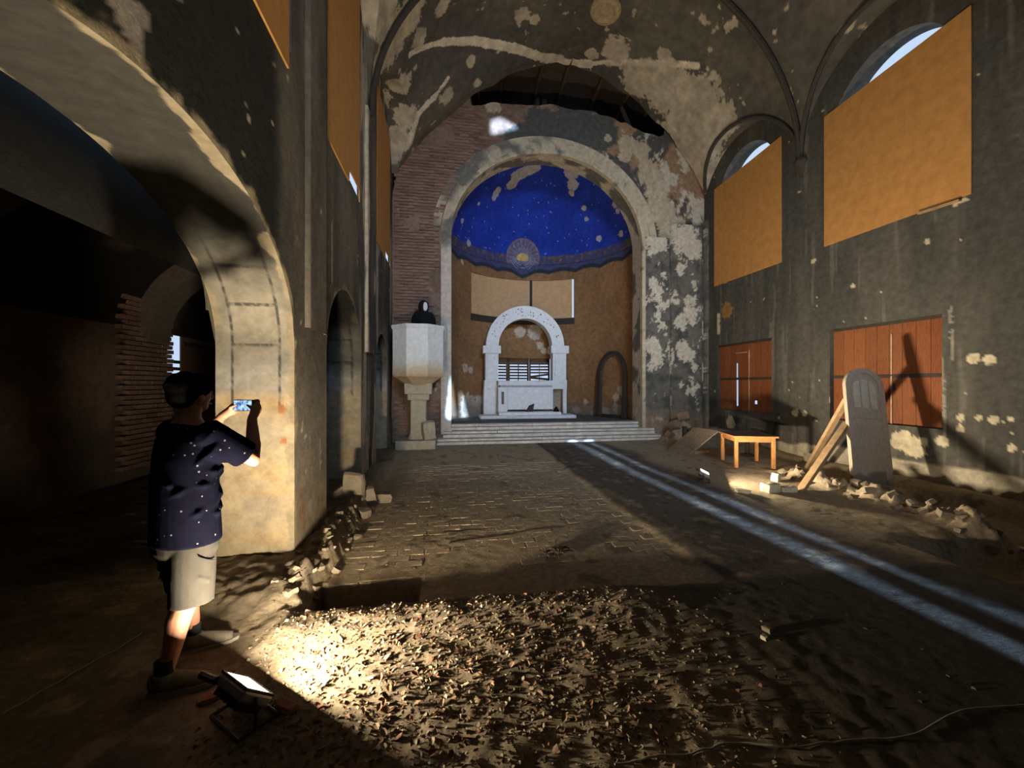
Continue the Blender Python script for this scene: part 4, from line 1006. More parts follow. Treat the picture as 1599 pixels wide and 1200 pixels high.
# clump of twigs and a fallen stick
p = gpx(866, 868); t = thing('twig_clump', 'tangled clump of dark twigs and leaves lying on the brick paving', 'twigs', (p[0], p[1], p[2]))
for k in range(38):
    a, e = random.uniform(0, 6.28), random.uniform(.0, .5); L = random.uniform(.06, .16); c = Vector((random.gauss(0, .07), random.gauss(0, .06), random.uniform(.015, .07))); d = Vector((math.cos(a) * math.cos(e), math.sin(a) * math.cos(e), math.sin(e) * .5)) * L / 2
    MB().tube([c - d, c + Vector((0, 0, .012)), c + d], [.004, .009, .003], 5).build('twig', material('dark_twig', (.07, .05, .035)), t)
for (a, b, lab) in (((700, 850), (930, 815), 'long thin stick lying across the brick paving'), ((690, 834), (770, 826), 'short thin twig lying near the long stick')):
    A, B = gpx(*a), gpx(*b); pts = [A * (1 - s) + B * s for s in np.linspace(0, 1, 9)]
    o = MB().tube([(q[0], q[1] + .02 * math.sin(i * 1.9), ghs(q[0], q[1]) + .002) for i, q in enumerate(pts)], [.004 + .004 * (1 - i / 8) for i in range(9)], 6).build('stick', MATS['dark_twig']); tag(o, lab, 'stick')
# cables
def cable(pxs, lab, r=.0045):
    pts = []
    for (a, b) in zip(pxs, pxs[1:]):
        A, B = gpx(*a), gpx(*b)
        for s in np.linspace(0, 1, 8)[:-1]: q = A * (1 - s) + B * s; pts.append(q)
    pts.append(gpx(*pxs[-1])); pts = np.array(pts)
    for _ in range(3): pts[1:-1] = (pts[:-2] + 2 * pts[1:-1] + pts[2:]) / 4
    zz = gh(pts[:, 0], pts[:, 1]); o = MB().tube([(q[0], q[1], z + .008) for q, z in zip(pts, zz)], r, 6).build('cable', M_cable, None, True); tag(o, lab, 'cable')
cable([(960, 1197), (1010, 1186), (1080, 1182), (1150, 1162), (1230, 1172), (1330, 1158), (1420, 1155), (1500, 1110), (1598, 1104)], 'thin pale cable winding across the bare dark floor of the nave')
cable([(4, 1118), (60, 1085), (120, 1050), (180, 1018), (222, 993)], 'thin cable running across the floor towards the sneakers')

# ------------------------------------------------------------------ boards over the windows
def ply(name, lab, x, pts, m, thick=.018):
    """pts: (y,z) corners on plane x."""
    return tag(MB().extrude_outline(pts, (x, 0, 0), (0, 1, 0), (0, 0, 1), (1, 0, 0), thick if x > 0 else -thick).build(name, m), lab, 'board')
for w, lab in zip(WR, ('large tan plywood board over the upper window above the leaning arched door', 'tan plywood board over the upper window above the wooden table')):
    y0, y1 = w['b0'], w['b1']
    ply('plywood_board', lab, XR - .019, [(y0, w['sill'] - .12), (y1, w['sill'] - .12), (y1, w['zb'] - .05), (y0, w['zb'] + .08)], M_ply)
    for zz in (w['sill'] - .02,):
        pass
for (y0, y1), lab, gap in zip(WL, ('tan plywood board high above the near arch of the left arcade', 'tan plywood board above the second arch of the left arcade with a bright chink', 'tan plywood board high on the left wall next to the bare brick end wall'), (0, 1, 1)):
    top = 6.72 if y0 < 2 else 7.8; s = LSILL; pts = [(y0 - .05, s - .2 + .12 * gap), (y0 + (y1 - y0) * .55, s - .2 + .14 * gap), (y0 + (y1 - y0) * .56, s + .12 * gap - .2 * (1 - gap)), (y1 - .12, s + .15 * gap - .2 * (1 - gap)), (y1 - .1, s - .2 + .16 * gap), (y1 - .1, top), (y0 - .05, top)]
    ply('plywood_board', lab, XL + .019, pts, M_ply)
w = WR[0]
o = MB().box((XR - .03, w['b0'] + .40, w['sill'] - .15), (.05, .55, .03), Matrix.Rotation(.04, 3, 'X')).build('wood_lath', M_beam); tag(o, 'short pale lath under the lower edge of the large plywood board', 'lath')
# red-brown plank shutters in the lower windows
for w, lab, lit in zip(WR, ('red-brown plank shutter filling the lower window behind the leaning arched door', 'red-brown plank shutter with glowing slits above the wooden table'), (0, 1)):
    t = thing('plank_shutter', lab, 'shutter', (XR + .10, w['l0'], LOWZ[0])); W, H = w['l1'] - w['l0'], LOWZ[1] - LOWZ[0]; n = 9; mid = H * .47
    for r, (z0, z1) in enumerate(((0, mid - .03), (mid + .03, H))):
        for k in range(n):
            gap = .004
            y = W * (k + .5) / n
            if lit and k == 5 and r == 0: 
                MB().box((0, y, z0 + .06), (.025, W / n - gap, .12)).build('plank', M_red, t); MB().box((0, y - .035, (z0 + z1) / 2 + .06), (.025, W / n - .085, z1 - z0 - .12)).build('plank', M_red, t); continue
            if lit and k == 5 and r == 1:
                MB().box((0, y, z1 - .27), (.025, W / n - gap, .54)).build('plank', M_red, t); MB().box((0, y - .03, z0 + (z1 - z0 - .54) / 2), (.025, W / n - .07, z1 - z0 - .54)).build('plank', M_red, t); continue
            if lit and k == 2 and r == 0:
                MB().box((0, y, z0 + .10), (.025, W / n - gap, .20)).build('plank', M_red, t); MB().box((0, y, z0 + .29 + (z1 - z0 - .29) / 2), (.025, W / n - .01, z1 - z0 - .29)).build('plank', M_red, t)
                MB().box((0, y - .05, z0 + .245), (.025, W / n - .1, .09)).build('plank', M_red, t); continue
            MB().box((0, y, (z0 + z1) / 2), (.025, W / n - gap, z1 - z0), bevel=.004).build('plank', M_red, t)
    for k in ((3.02, 1), (6, 0)):
        pass
    MB().box((-.005, W / 2, mid), (.03, W, .06), bevel=.004).build('rail', M_darkwood, t)
    MB().box((-.02, W / 2, H - .026), (.05, W - .004, .05)).build('lintel_board', M_darkwood, t)
    MB().box((-.02, W * .42, mid / 2), (.02, .025, mid)).build('batten', material('pale_batten', (.40, .27, .17)), t)
    MB().box((-.02, W * .42, mid + (H - mid) * .4), (.02, .022, (H - mid) * .75)).build('batten', MATS['pale_batten'], t)
    if lit: MB().box((-.03, W * .55, H - .27), (.02, .42, .03)).build('hook_rail', M_beam, t)
# curved boards in the apse
def apse_board(px0, px1, lab, t_in):
    a0, a1 = [math.atan2(q[1] - ACY, q[0] - ACX) for q in (hit_cyl(px0, 470), hit_cyl(px1, 470))]; z0, z1 = AREC['uz0'], AREC['uz1']
    T = np.linspace(a0, a1, 14); mb = MB()
    ou = [((AR + .06) * math.cos(t), (AR + .06) * math.sin(t)) for t in T]; inn = [((AR + .04) * math.cos(t), (AR + .04) * math.sin(t)) for t in T]
    mb.ring_outline(ou, inn, (ACX, ACY, z0 - .0), (1, 0, 0), (0, 1, 0), (0, 0, 1), z1 - z0 - .001)
    tag(mb.build('plywood_board', M_plyL), lab, 'board')
apse_board(736.2, 827, 'wide pale curved plywood board in the apse above the altar arch', 0)
apse_board(831, 892.5, 'narrow pale curved plywood board in the apse with a bright chink at its edge', 0)
T = np.linspace(AREC['uR'] - .01, AREC['uL'] + .01, 30); mb = MB()  # dark strip added for the shade of the recess under the boards
mb.ring_outline([((AR + .1) * math.cos(t), (AR + .1) * math.sin(t)) for t in T], [((AR - .035) * math.cos(t), (AR - .035) * math.sin(t)) for t in T], (ACX, ACY, AREC['uz0'] - .22), (1, 0, 0), (0, 1, 0), (0, 0, 1), .22)
tag(mb.build('recess_shade_strip', M_darkwood), 'dark curved strip in place of the shaded recess below the apse plywood boards', 'shade strip')
am = math.atan2(hit_cyl(829, 470)[1] - ACY, hit_cyl(829, 470)[0] - ACX)
tag(MB().box((ACX + (AR + .0) * math.cos(am), ACY + (AR + .0) * math.sin(am), (AREC['uz0'] + AREC['uz1']) / 2 + .0), (.09, .05, AREC['uz1'] - AREC['uz0'] - .002), Rz(am - math.pi / 2)).build('window_mullion', M_darkwood), 'dark upright mullion between the two apse plywood boards', 'mullion')
# louvred shutters behind the altar
lv = [hit_cyl(q, 580) for q in (776, 794, 827, 860)]
for i, lab in enumerate(('narrow brown louvred shutter half hidden behind the altar arch pier', 'brown louvred shutter with evenly glowing slits behind the altar', 'brown louvred shutter with broken slats letting in daylight behind the altar')):
    A, B = lv[i], lv[i + 1]; d = Vector((B - A)[:2].tolist() + [0]); W = d.length - .014; t = thing('louvred_shutter', lab, 'shutter', (A[0], A[1] + .10, AREC['lz0']), math.atan2(d.y, d.x)); H = AREC['lz1'] - AREC['lz0']
    for x in (.03, W - .03): MB().box((x, 0, H / 2), (.06, .04, H - .002)).build('stile', material('louvre_wood', (.13, .07, .035)), t)
    if i: MB().box((W / 2, .01, H / 2), (.025, .05, H)).build('stile', MATS['louvre_wood'], t)
    for zz in (.041, H - .081): MB().box((W / 2, 0, zz), (W, .04, .08 if zz < .1 else .16)).build('rail', MATS['louvre_wood'], t)
    for k in range(6):
        br = i == 2 and k < 2
        MB().box((W / 2, 0, .10 + (H - .24) * (k + .5) / 6), (W - .06, .012, .062 if not br else .085), Matrix.Rotation(.55 + (random.uniform(-.3, .3) if br else 0), 3, 'X') @ Matrix.Rotation(random.uniform(-.2, .2) if br else 0, 3, 'Y')).build('slat', MATS['louvre_wood'], t)

# ------------------------------------------------------------------ altar
def yx(px, py, Y): p = on_y(px, py, Y); return p[0], p[2]
YA = 13.55
x_ = lambda px, Y=YA: on_y(px, 600, Y)[0]
z_ = lambda px, py, Y=YA: on_y(px, py, Y)[2]
AX = x_(821)
t = thing('altar_retable', 'white carved stone arch standing on two piers behind the altar table', 'altar', (AX, YA, AFL))
def lb(mb, x0, x1, z0, z1, y0, y1, bevel=.012): return mb.box(((x0 + x1) / 2 - AX, (y0 + y1) / 2 - YA, (z0 + z1) / 2 - AFL), (x1 - x0, y1 - y0, z1 - z0), bevel=bevel)
zs = z_(821, 541); ro = (x_(882) - x_(760)) / 2; ri = (x_(862.5) - x_(779)) / 2; za = z_(821, 478)
q = np.linspace(0, math.pi, 48)
mb = MB(); mb.ring_outline([(ro * math.cos(a), (za - zs) * math.sin(a)) for a in q], [(ri * math.cos(a), (za - zs - ro + ri) * math.sin(a)) for a in q], (0, 0, zs - AFL), (1, 0, 0), (0, 0, 1), (0, 1, 0), .4)
arch_o = mb.build('arch', M_white, t)
mb = MB()
for k in range(46):
    a = random.uniform(.25, math.pi - .25); rr = random.uniform(ri + .09, ro - .07); sx = (za - zs - ro + rr) / 1.0
    mb.ball((rr * math.cos(a), -.002, zs - AFL + sx * math.sin(a)), (random.uniform(.01, .024),) * 3, 6)
mb.build('carved_holes', material('carving_shadow_stone', (.20, .19, .175), bump=0), arch_o)
for (a, b, c0, c1) in ((757, 779, 754, 782), (862.5, 885, 860, 888)):
    left = a < 800
    lb(MB(), x_(a + 1), x_(b - .5), z_(a, 594), zs, YA + .02, YA + .38).build('pier', M_white, t)
    lb(MB(), x_(a + 4), x_(b - 4), z_(a, 588), z_(a, 556), YA - .012, YA + .05, .006).build('pier_panel', M_white, t)
    lb(MB(), x_(c0), x_(c1), z_(a, 552), z_(a, 540), YA - .05, YA + .45, .01).build('capital', M_white, t)
    lb(MB(), x_(a - 1), x_(b), z_(a, 608), z_(a, 594), YA - .03, YA + .42).build('base_moulding', M_white, t)
    if left: lb(MB(), x_(a - 1.5), x_(b), AFL, z_(a, 607), YA - .02, YA + .40).build('plinth', M_white, t)
    else:
        lb(MB(), x_(879), x_(885), AFL, z_(a, 607), YA, YA + .12).build('colonette', M_white, t)
        lb(MB(), x_(866), x_(885), AFL, z_(a, 607), YA + .28, YA + .40).build('back_slab', material('altar_back_shade', (.35, .27, .19)), t)
YM = 13.05; xm = lambda px: on_y(px, 600, YM)[0]; zm = lambda py: on_y(821, py, YM)[2]
t = thing('altar_table', 'white stone altar table with a plain front panel below the arch', 'altar', (AX, YM, AFL))
def ab(mb, x0, x1, z0, z1, y0, y1, bevel=.01): return mb.box(((x0 + x1) / 2 - AX, (y0 + y1) / 2 - YM, (z0 + z1) / 2 - AFL), (x1 - x0, y1 - y0, z1 - z0), bevel=bevel)
ab(MB(), xm(778), xm(864), zm(602), zm(595), YM - .05, YA - .06).build('table_top', M_white, t)
ab(MB(), xm(781), xm(862), zm(605), zm(602), YM - .02, YA - .08).build('top_moulding', material('blue_grey_moulding', (.40, .43, .50)), t)
ab(MB(), xm(793), xm(864), zm(640), zm(605), YM + .03, YA - .1).build('front_panel', M_white, t)
ab(MB(), xm(778), xm(792.5), AFL + .12, zm(605), YM, YM + .3).build('side_post', M_white, t)
ab(MB(), xm(783), xm(787), AFL + .45, zm(612), YM - .008, YM + .03, .003).build('post_slot', material('slot', (.16, .13, .10)), t)
ab(MB(), xm(778), xm(874), AFL + .10, AFL + .20, YM - .18, YA - .08).build('foot_slab', M_white, t)
o = MB().box((x_(827, 12.7), 13.09, AFL + .05), (on_y(901, 650, 12.75)[0] - on_y(752, 650, 12.75)[0], .78, .10), bevel=.012).build('altar_platform', M_white); tag(o, 'low white stone platform under the altar table', 'platform')
px_ = on_y(827, 634, YM - .06); o = MB().extrude_outline([(-.14, 0), (.10, 0), (.16, .27), (-.02, .20)], (px_[0], YM - .10, AFL + .205), (1, 0, 0), (0, .18, .98), (0, 1, 0), .02).build('picture_frame', M_darkwood); tag(o, 'small dark plaque leaning on the front of the altar table', 'plaque')
px_ = on_y(868, 648, YM - .1); o = MB().lathe([(.10, 0), (.10, .03), (.05, .12), (.02, .16)], (0, 0, 0), 10).build('black_bell', M_black, None, True, loc=(px_[0], YM - .14, AFL + .205)); tag(o, 'small black bell-shaped object at the right end of the altar foot slab', 'bell')
# arched frame leaning in the apse
L, R = np.array((5.136, 13.30)), np.array((5.66, 12.175)); wv = R - L; Wd = np.linalg.norm(wv); wv = wv / Wd; nv = np.array((wv[1], -wv[0])) * -1
t = thing('arched_frame', 'dark wooden arched frame leaning on the apse wall beside the altar', 'frame', (L[0], L[1], AFL))
H, rz = 2.2, Wd / 2
def fr(w): 
    q = np.linspace(math.pi, 0, 30); return [(w, 0)] + [(Wd / 2 + (Wd / 2 - w) * math.cos(a), H - .85 + (.85 - w) * math.sin(a)) for a in q] + [(Wd - w, 0)]
lean = Vector((.06 * (ACX - 5.3) * -1 / 2.5, .06, 1)).normalized()
for a, b, d, nm in ((0, .10, .10, 'outer_moulding'), (.10, .17, .05, 'inner_moulding')):
    MB().ring_outline(fr(a), fr(b), (0, 0, 0), (wv[0], wv[1], 0), tuple(lean), (-nv[0], -nv[1], 0), d).build(nm, M_darkwood if a == 0 else material('frame_brown', (.09, .06, .04)), t)
MB().box((wv[0] * Wd / 2, wv[1] * Wd / 2, .05), (Wd, .07, .1), Rz(math.atan2(wv[1], wv[0]))).build('sill', M_darkwood, t)

# ------------------------------------------------------------------ pulpit
pc = np.array((-.64, 10.48)); gz = ghs(*pc)
zc_p = pc[0] * sy_ + pc[1] * cy_; zt = CAM_H + (600 - 506) / FPX * (zc_p - .5); zb = CAM_H + (600 - 588) / FPX * (zc_p - .5)
t = thing('pulpit', 'white stone pulpit on a column at the bare brick wall', 'pulpit', (pc[0], pc[1], gz))
def pul(V): return lerp(const(V, (.80, .80, .78)), (.60, .46, .28), sstep(zb - gz + .42, zb - gz + .05, V[:, 2] + .2 * (fbm(V, 4, 3, 301) - .5)))  # basket colour runs from white to tan towards its foot
r8 = .60 / math.cos(math.pi / 8); a8 = math.pi / 8
mb = MB(); prof = [(r8 * .45, zb - gz - .22), (r8 * .80, zb - gz - .06), (r8 * .97, zb - gz), (r8, zb - gz + .05)] + [(r8, z) for z in np.linspace(zb - gz + .1, zt - gz - .12, 14)] + [(r8 * 1.0, zt - gz - .1), (r8 * .9, zt - gz - .1), (r8 * .9, zt - gz - .75), (.01, zt - gz - .76)]
mb.lathe(prof, (0, 0, 0), 8, a8).build('basket', M_whiteattr, t, colf=pul)
MB().lathe([(r8 * .88, zt - gz - .12), (r8 * 1.01, zt - gz - .12), (r8 * 1.06, zt - gz - .06), (r8 * 1.06, zt - gz - .01), (r8 * .88, zt - gz)], (0, 0, 0), 8, a8).build('rim', M_white, t)
zcap = zb - gz - .20
MB().box((.0, -.02, zcap - .10), (.66, .5, .26), bevel=.02).build('capital', M_cream, t)
MB().box((.0, -.02, zcap - .30), (.52, .44, .16), bevel=.03).build('capital_neck', M_cream, t)
MB().box((-.0, 0, (zcap - .3) / 2 + .1), (.38, .36, zcap - .35), bevel=.03).build('column', M_cream, t)
MB().lathe([(.27, .17), (.26, .26), (.23, .33), (.22, .4)], (0, 0, 0), 12).build('column_base', M_cream, t)
MB().box((-.05, -.04, .11), (.96, .85, .22), bevel=.03, jit=.01).build('foot_slab', M_cream, t)
stone('stone_block', (pc[0] + .25, pc[1] - .335, gz + .22 + .235), (.32, .24, .46), (.15, -.12, .3), M_cream, 'rough broken stone block resting against the pulpit column', rough=.12, cat='stone')
# hooded figure standing in the pulpit
fz = zt - .70
def remesh(parts_fn, name, m, parent, voxel=.02, smooth=4, vis=None):
    mb = MB(); parts_fn(mb); o = mb.build(name, m, parent)
    md = o.modifiers.new('r', 'REMESH'); md.mode = 'VOXEL'; md.voxel_size = voxel
    ms = o.modifiers.new('s', 'SMOOTH'); ms.iterations = smooth; ms.factor = .5
    dg = bpy.context.evaluated_depsgraph_get(); me = bpy.data.meshes.new_from_object(o.evaluated_get(dg)); old = o.data; o.modifiers.clear(); o.data = me; bpy.data.meshes.remove(old)
    me.polygons.foreach_set('use_smooth', np.ones(len(me.polygons), bool)); me.name = name
    if not me.materials: me.materials.append(m)
    return o
t = thing('hooded_figure', 'black robed hooded figure with a plain pale face standing in the pulpit', 'figure', (pc[0] + .12, pc[1] - .05, zt - .752))
def robe(mb):
    mb.lathe([(.26, 0), (.25, .4), (.245, .75), (.235, .95), (.20, 1.06), (.10, 1.14)], (0, 0, 0), 20)
    mb.ball((-.17, -.02, .98), (.10, .11, .13)); mb.ball((.17, -.02, .98), (.10, .11, .13)); mb.tube([(-.2, -.02, .98), (-.24, -.06, .72), (-.12, -.2, .60)], [.09, .085, .07]); mb.tube([(.2, -.02, .98), (.24, -.06, .72), (.12, -.2, .60)], [.09, .085, .07])
remesh(robe, 'robe', M_black, t, .022)
def hood(mb):
    mb.ball((0, .01, 1.24), (.135, .15, .175)); mb.tube([(0, .03, 1.12), (0, .0, 1.02)], [.12, .17]); mb.ball((0, .07, 1.33), (.07, .09, .09))
h = remesh(hood, 'hood', M_black, t, .018)
MB().ball((.045, -.105, 1.235), (.058, .05, .11), 14).build('face', M_mask, t, True)

# ------------------------------------------------------------------ floodlights
def floodlight(loc, heading, tilt, label, energy, size=(.24, .17), color=(1, .83, .60), blend=None):
    t = thing('floodlight', label, 'floodlight', loc, heading)          # local +y is where the lens faces
    R = Matrix.Rotation(tilt, 3, 'X'); c = Vector((0, 0, .15)); W, H = size
    def bx(mb, p, s, b=.006): return mb.box(c + R @ Vector(p), s, R, b)
    hb = bx(MB(), (0, -.02, 0), (W, .05, H), .012).build('housing', M_alu, t)
    for k in range(7): bx(MB(), (-W * .4 + W * .8 * k / 6, -.06, 0), (.006, .04, H * .8), .0).build('cooling_fin', M_plastic, hb)
    bx(MB(), (0, .008, H / 2 - .008), (W, .012, .016), .003).build('bezel', M_plastic, hb); bx(MB(), (0, .008, -H / 2 + .008), (W, .012, .016), .003).build('bezel', M_plastic, hb)
    bx(MB(), (-W / 2 + .008, .008, 0), (.016, .012, H), .003).build('bezel', M_plastic, hb); bx(MB(), (W / 2 - .008, .008, 0), (.016, .012, H), .003).build('bezel', M_plastic, hb)
    bx(MB(), (0, .008, 0), (W - .034, .006, H - .034), .0).build('lens', M_lens, t)
    for s in (-1, 1): MB().tube([c + Vector((s * (W / 2 + .012), -.02, 0)), (s * (W / 2 + .012), -.02, .012)], .008, 6).build('bracket_arm', M_plastic, t)
    MB().tube([(-W / 2 - .012, -.1, .010), (W / 2 + .012, -.1, .010), (W / 2 + .012, .08, .010), (-W / 2 - .012, .08, .010), (-W / 2 - .012, -.1, .010)], .009, 6).build('stand', M_plastic, t)
    a = c + R @ Vector((-W / 2 + .02, -.03, H / 2 + .01)); b = a + R @ Vector((-.10, -.01, .02)); MB().tube([a, b], .018, 8).build('handle', M_plastic, t)
    ld = bpy.data.lights.new('flood_light', 'AREA'); ld.shape = 'RECTANGLE'; ld.size = W * .8; ld.size_y = H * .8; ld.energy = energy; ld.color = color
    lo = bpy.data.objects.new('flood_light', ld); C.objects.link(lo); lo.parent = t; lo.location = c + R @ Vector((0, .022, 0))
    d = R @ Vector((0, 1, 0)); lo.rotation_euler = Vector(d).to_track_quat('-Z', 'Y').to_euler()
    return t
g1 = gpx(385, 1118); floodlight((g1[0], g1[1], g1[2] + .0), math.radians(-41), math.radians(49), 'floodlight with a black handle lying on the ground near the sneakers', 165.0)
g2 = gpx(1100, 752); floodlight((g2[0], g2[1], g2[2] + .0), math.radians(-122), math.radians(64), 'small lit floodlight on the ground in front of the wooden table', 190.0)
#@@FURNITURE
# ------------------------------------------------------------------ table and the things along the right wall
N, A1, A2 = np.array((5.62, 7.22)), math.radians(-17), math.radians(73)
u, v = np.array((math.cos(A1), math.sin(A1))), np.array((math.cos(A2), math.sin(A2))); TW, TD = .74, .78
ct = N + u * TW / 2 + v * TD / 2; gz = ghs(*ct) - .01; TH = .63
t = thing('wooden_table', 'small square wooden table with orange-brown legs beside the right wall', 'table', (ct[0], ct[1], gz), A1)
MB().box((0, 0, TH - .014), (TW + .07, TD + .07, .028), bevel=.006).build('tabletop', M_tabletop, t)
for sx, sy in ((-1, -1), (1, -1), (-1, 1), (1, 1)): MB().box((sx * (TW / 2 - .03), sy * (TD / 2 - .03), (TH - .03) / 2), (.06, .06, TH - .03), bevel=.006).build('leg', M_orange, t)
for s in (-1, 1):
    MB().box((0, s * (TD / 2 - .03), TH - .075), (TW - .12, .025, .09), bevel=.003).build('apron', M_orange, t); MB().box((s * (TW / 2 - .03), 0, TH - .075), (.025, TD - .12, .09), bevel=.003).build('apron', M_orange, t)
    MB().box((0, s * (TD / 2 + .033), TH - .014), (TW + .075, .012, .032)).build('edge_strip', M_orange, t); MB().box((s * (TW / 2 + .033), 0, TH - .014), (.012, TD + .075, .032)).build('edge_strip', M_orange, t)
p = gpx(1163, 718); o_t = thing('pedestal_stool', 'small dark turned pedestal standing behind the wooden table', 'stool', (p[0] + .35, p[1] + .35, ghs(p[0] + .35, p[1] + .35)))
MB().lathe([(.15, 0), (.15, .03), (.05, .06), (.045, .28), (.07, .33)], (0, 0, 0), 14).build('base', M_darkwood, o_t, True)
MB().lathe([(.14, .33), (.15, .34), (.15, .37), (.13, .38)], (0, 0, 0), 14).build('seat', M_darkwood, o_t, True)
# leaning ramp board
A, B = gpx(1042, 704), gpx(1075, 714); top = Vector((0, 0, 0)); U = Vector(B - A); U.z = 0
Tc_ = ct - u * (TW / 2 + .036) + v * (TD / 2 + .036); up = Vector((Tc_[0], Tc_[1], gz + TH - .004)) - Vector((B[0], B[1], A[2] + .005))      # its upper corner rests on the back corner of the table
o = MB().extrude_outline([(0, 0), (1, 0), (1, 1), (0, 1)], tuple(A + np.array((0, 0, .02))), tuple(U), tuple(up), (0, 0, -1), .03).build('leaning_board', M_board); tag(o, 'wide grey-brown board leaning like a ramp beside the wooden table', 'board')
for (px, py, h, lab) in ((1069, 676, .42, 'short dark post standing behind the leaning ramp board'), (1076, 674, .36, 'second short dark post behind the leaning ramp board')):
    p = at(px, py, 10.3); g = ghs(p[0], p[1]); o = MB().box((p[0], p[1], g + h / 2 + .05), (.09, .09, h + .1), bevel=.008).build('wooden_post', M_darkwood); tag(o, lab, 'post')
p = gpx(1093, 708); o = MB().box((p[0], p[1], p[2] + .035), (.42, .12, .07), Rz(.2), .006).build('wooden_block', M_beam); tag(o, 'pale timber offcut lying under the edge of the leaning board', 'timber')
# arched door leaf
zc0 = 6.55; Bc = Vector(at(1364, 750, zc0)); Bc.z = min(ghs(Bc.x + q, Bc.y + r) for q in (-.3, 0, .3) for r in (-.05, 0, .05)) - .004
Tc = Vector(at(1346, 576, zc0 + .42)); upv = (Tc - Bc); Ld = upv.length; upv.normalize(); wv = Vector((cy_, -sy_, 0)); wv = (wv - upv * wv.dot(upv)).normalized(); nb = upv.cross(wv) * -1
if nb.y < 0: nb = -nb
Wd = .64
t = thing('arched_door', 'weathered grey arched door leaf with three pale panes leaning by the wall', 'door', tuple(Bc))
def dout(w, h0=0):
    q = np.linspace(0, math.pi, 24); r = Wd / 2 - w; return [(r * math.cos(a), Ld - Wd / 2 + r * math.sin(a)) for a in q]
body = [(Wd / 2, 0)] + dout(0) + [(-Wd / 2, 0)]
MB().extrude_outline(body, (0, 0, 0), tuple(wv), tuple(upv), tuple(nb), .045).build('leaf', M_greywood, t)
MB().ring_outline([(Wd / 2, 0)] + dout(0) + [(-Wd / 2, 0)], [(Wd / 2 - .085, 0)] + dout(.085) + [(-Wd / 2 + .085, 0)], tuple(-nb * .022), tuple(wv), tuple(upv), tuple(nb), .025).build('frame_moulding', M_greywood, t)
MB().extrude_outline([(-Wd / 2 + .085, Ld - .86), (Wd / 2 - .085, Ld - .86), (Wd / 2 - .085, Ld - .70), (-Wd / 2 + .085, Ld - .70)], tuple(-nb * .02), tuple(wv), tuple(upv), tuple(nb), .02).build('lock_rail', M_greywood, t)
MB().extrude_outline([(-Wd / 2 + .085, .30), (Wd / 2 - .085, .30), (Wd / 2 - .085, .315), (-Wd / 2 + .085, .315)], tuple(-nb * .006), tuple(wv), tuple(upv), tuple(nb), .01).build('seam', M_greywood, t)
ri_ = Wd / 2 - .115
for k in range(3):
    x0, x1 = -ri_ + 2 * ri_ * k / 3 + .014, -ri_ + 2 * ri_ * (k + 1) / 3 - .014
    xs = np.linspace(x1, x0, 8); ol = [(x0, Ld - .68), (x1, Ld - .68)] + [(x, Ld - Wd / 2 - .05 + math.sqrt(max(ri_**2 - x * x, 0)) * .85) for x in xs]
    MB().extrude_outline(ol, tuple(-nb * .008), tuple(wv), tuple(upv), tuple(nb), .01).build('pane', M_pane, t)
# prop beams
def beam(a, b, s, lab):
    a, b = Vector(a), Vector(b); d = b - a; L = d.length; z = d.normalized(); x = Vector((0, 0, 1)).cross(z).normalized(); y = z.cross(x); R = frame(x, y, z)
    o = MB().box((0, 0, L / 2), (s[0], s[1], L), R.to_3x3() if 0 else None, .006).build('prop_beam', M_beam); o.matrix_world = Matrix.Translation(a) @ R.to_4x4(); tag(o, lab, 'beam')
a = gpx(1248, 768); beam((a[0], a[1], a[2] - .02), tuple(Bc + wv * (-Wd / 2 + .05) + upv * 1.02 + nb * (.045 + .034)), (.10, .07), 'pale timber beam propping the arched door from the ground')
a = gpx(1261, 730); beam((a[0], a[1], a[2] - .02), tuple(Bc + wv * (-Wd / 2 + .07) + upv * 1.42 + nb * (.045 + .022)), (.09, .07), 'darker timber beam behind the pale prop beam reaching higher up the arched door')
#@@PERSON
# ------------------------------------------------------------------ the person photographing with a phone
PB = np.array((-1.48, 2.66)); pgz = max(ghs(-1.455, 2.46), ghs(-1.51, 2.83)); FA = math.radians(60)
person = thing('person', 'person in navy dotted t-shirt and grey shorts holding up a phone', 'person', (PB[0], PB[1], pgz), FA - math.pi / 2)
ankR, ankL = Vector((.115, -.18, .09)), Vector((-.115, .10, .09)); tR, tL = Vector((.74, .67, 0)).normalized(), Vector((.60, .80, 0)).normalized()
shR, elR, wrR = Vector((.185, .01, 1.36)), Vector((.235, .235, 1.175)), Vector((.085, .335, 1.415))
shL, elL, wrL = Vector((-.185, .03, 1.36)), Vector((-.275, .225, 1.185)), Vector((-.185, .315, 1.42))
phc = Vector((-.045, .372, 1.50)); pax = Vector((.985, .10, .02)).normalized(); pup = Vector((-.02, 0, 1)); pup = (pup - pax * pup.dot(pax)).normalized(); pn = pup.cross(pax)   # pn points away from the person
hc = Vector((-.005, .035, 1.585))
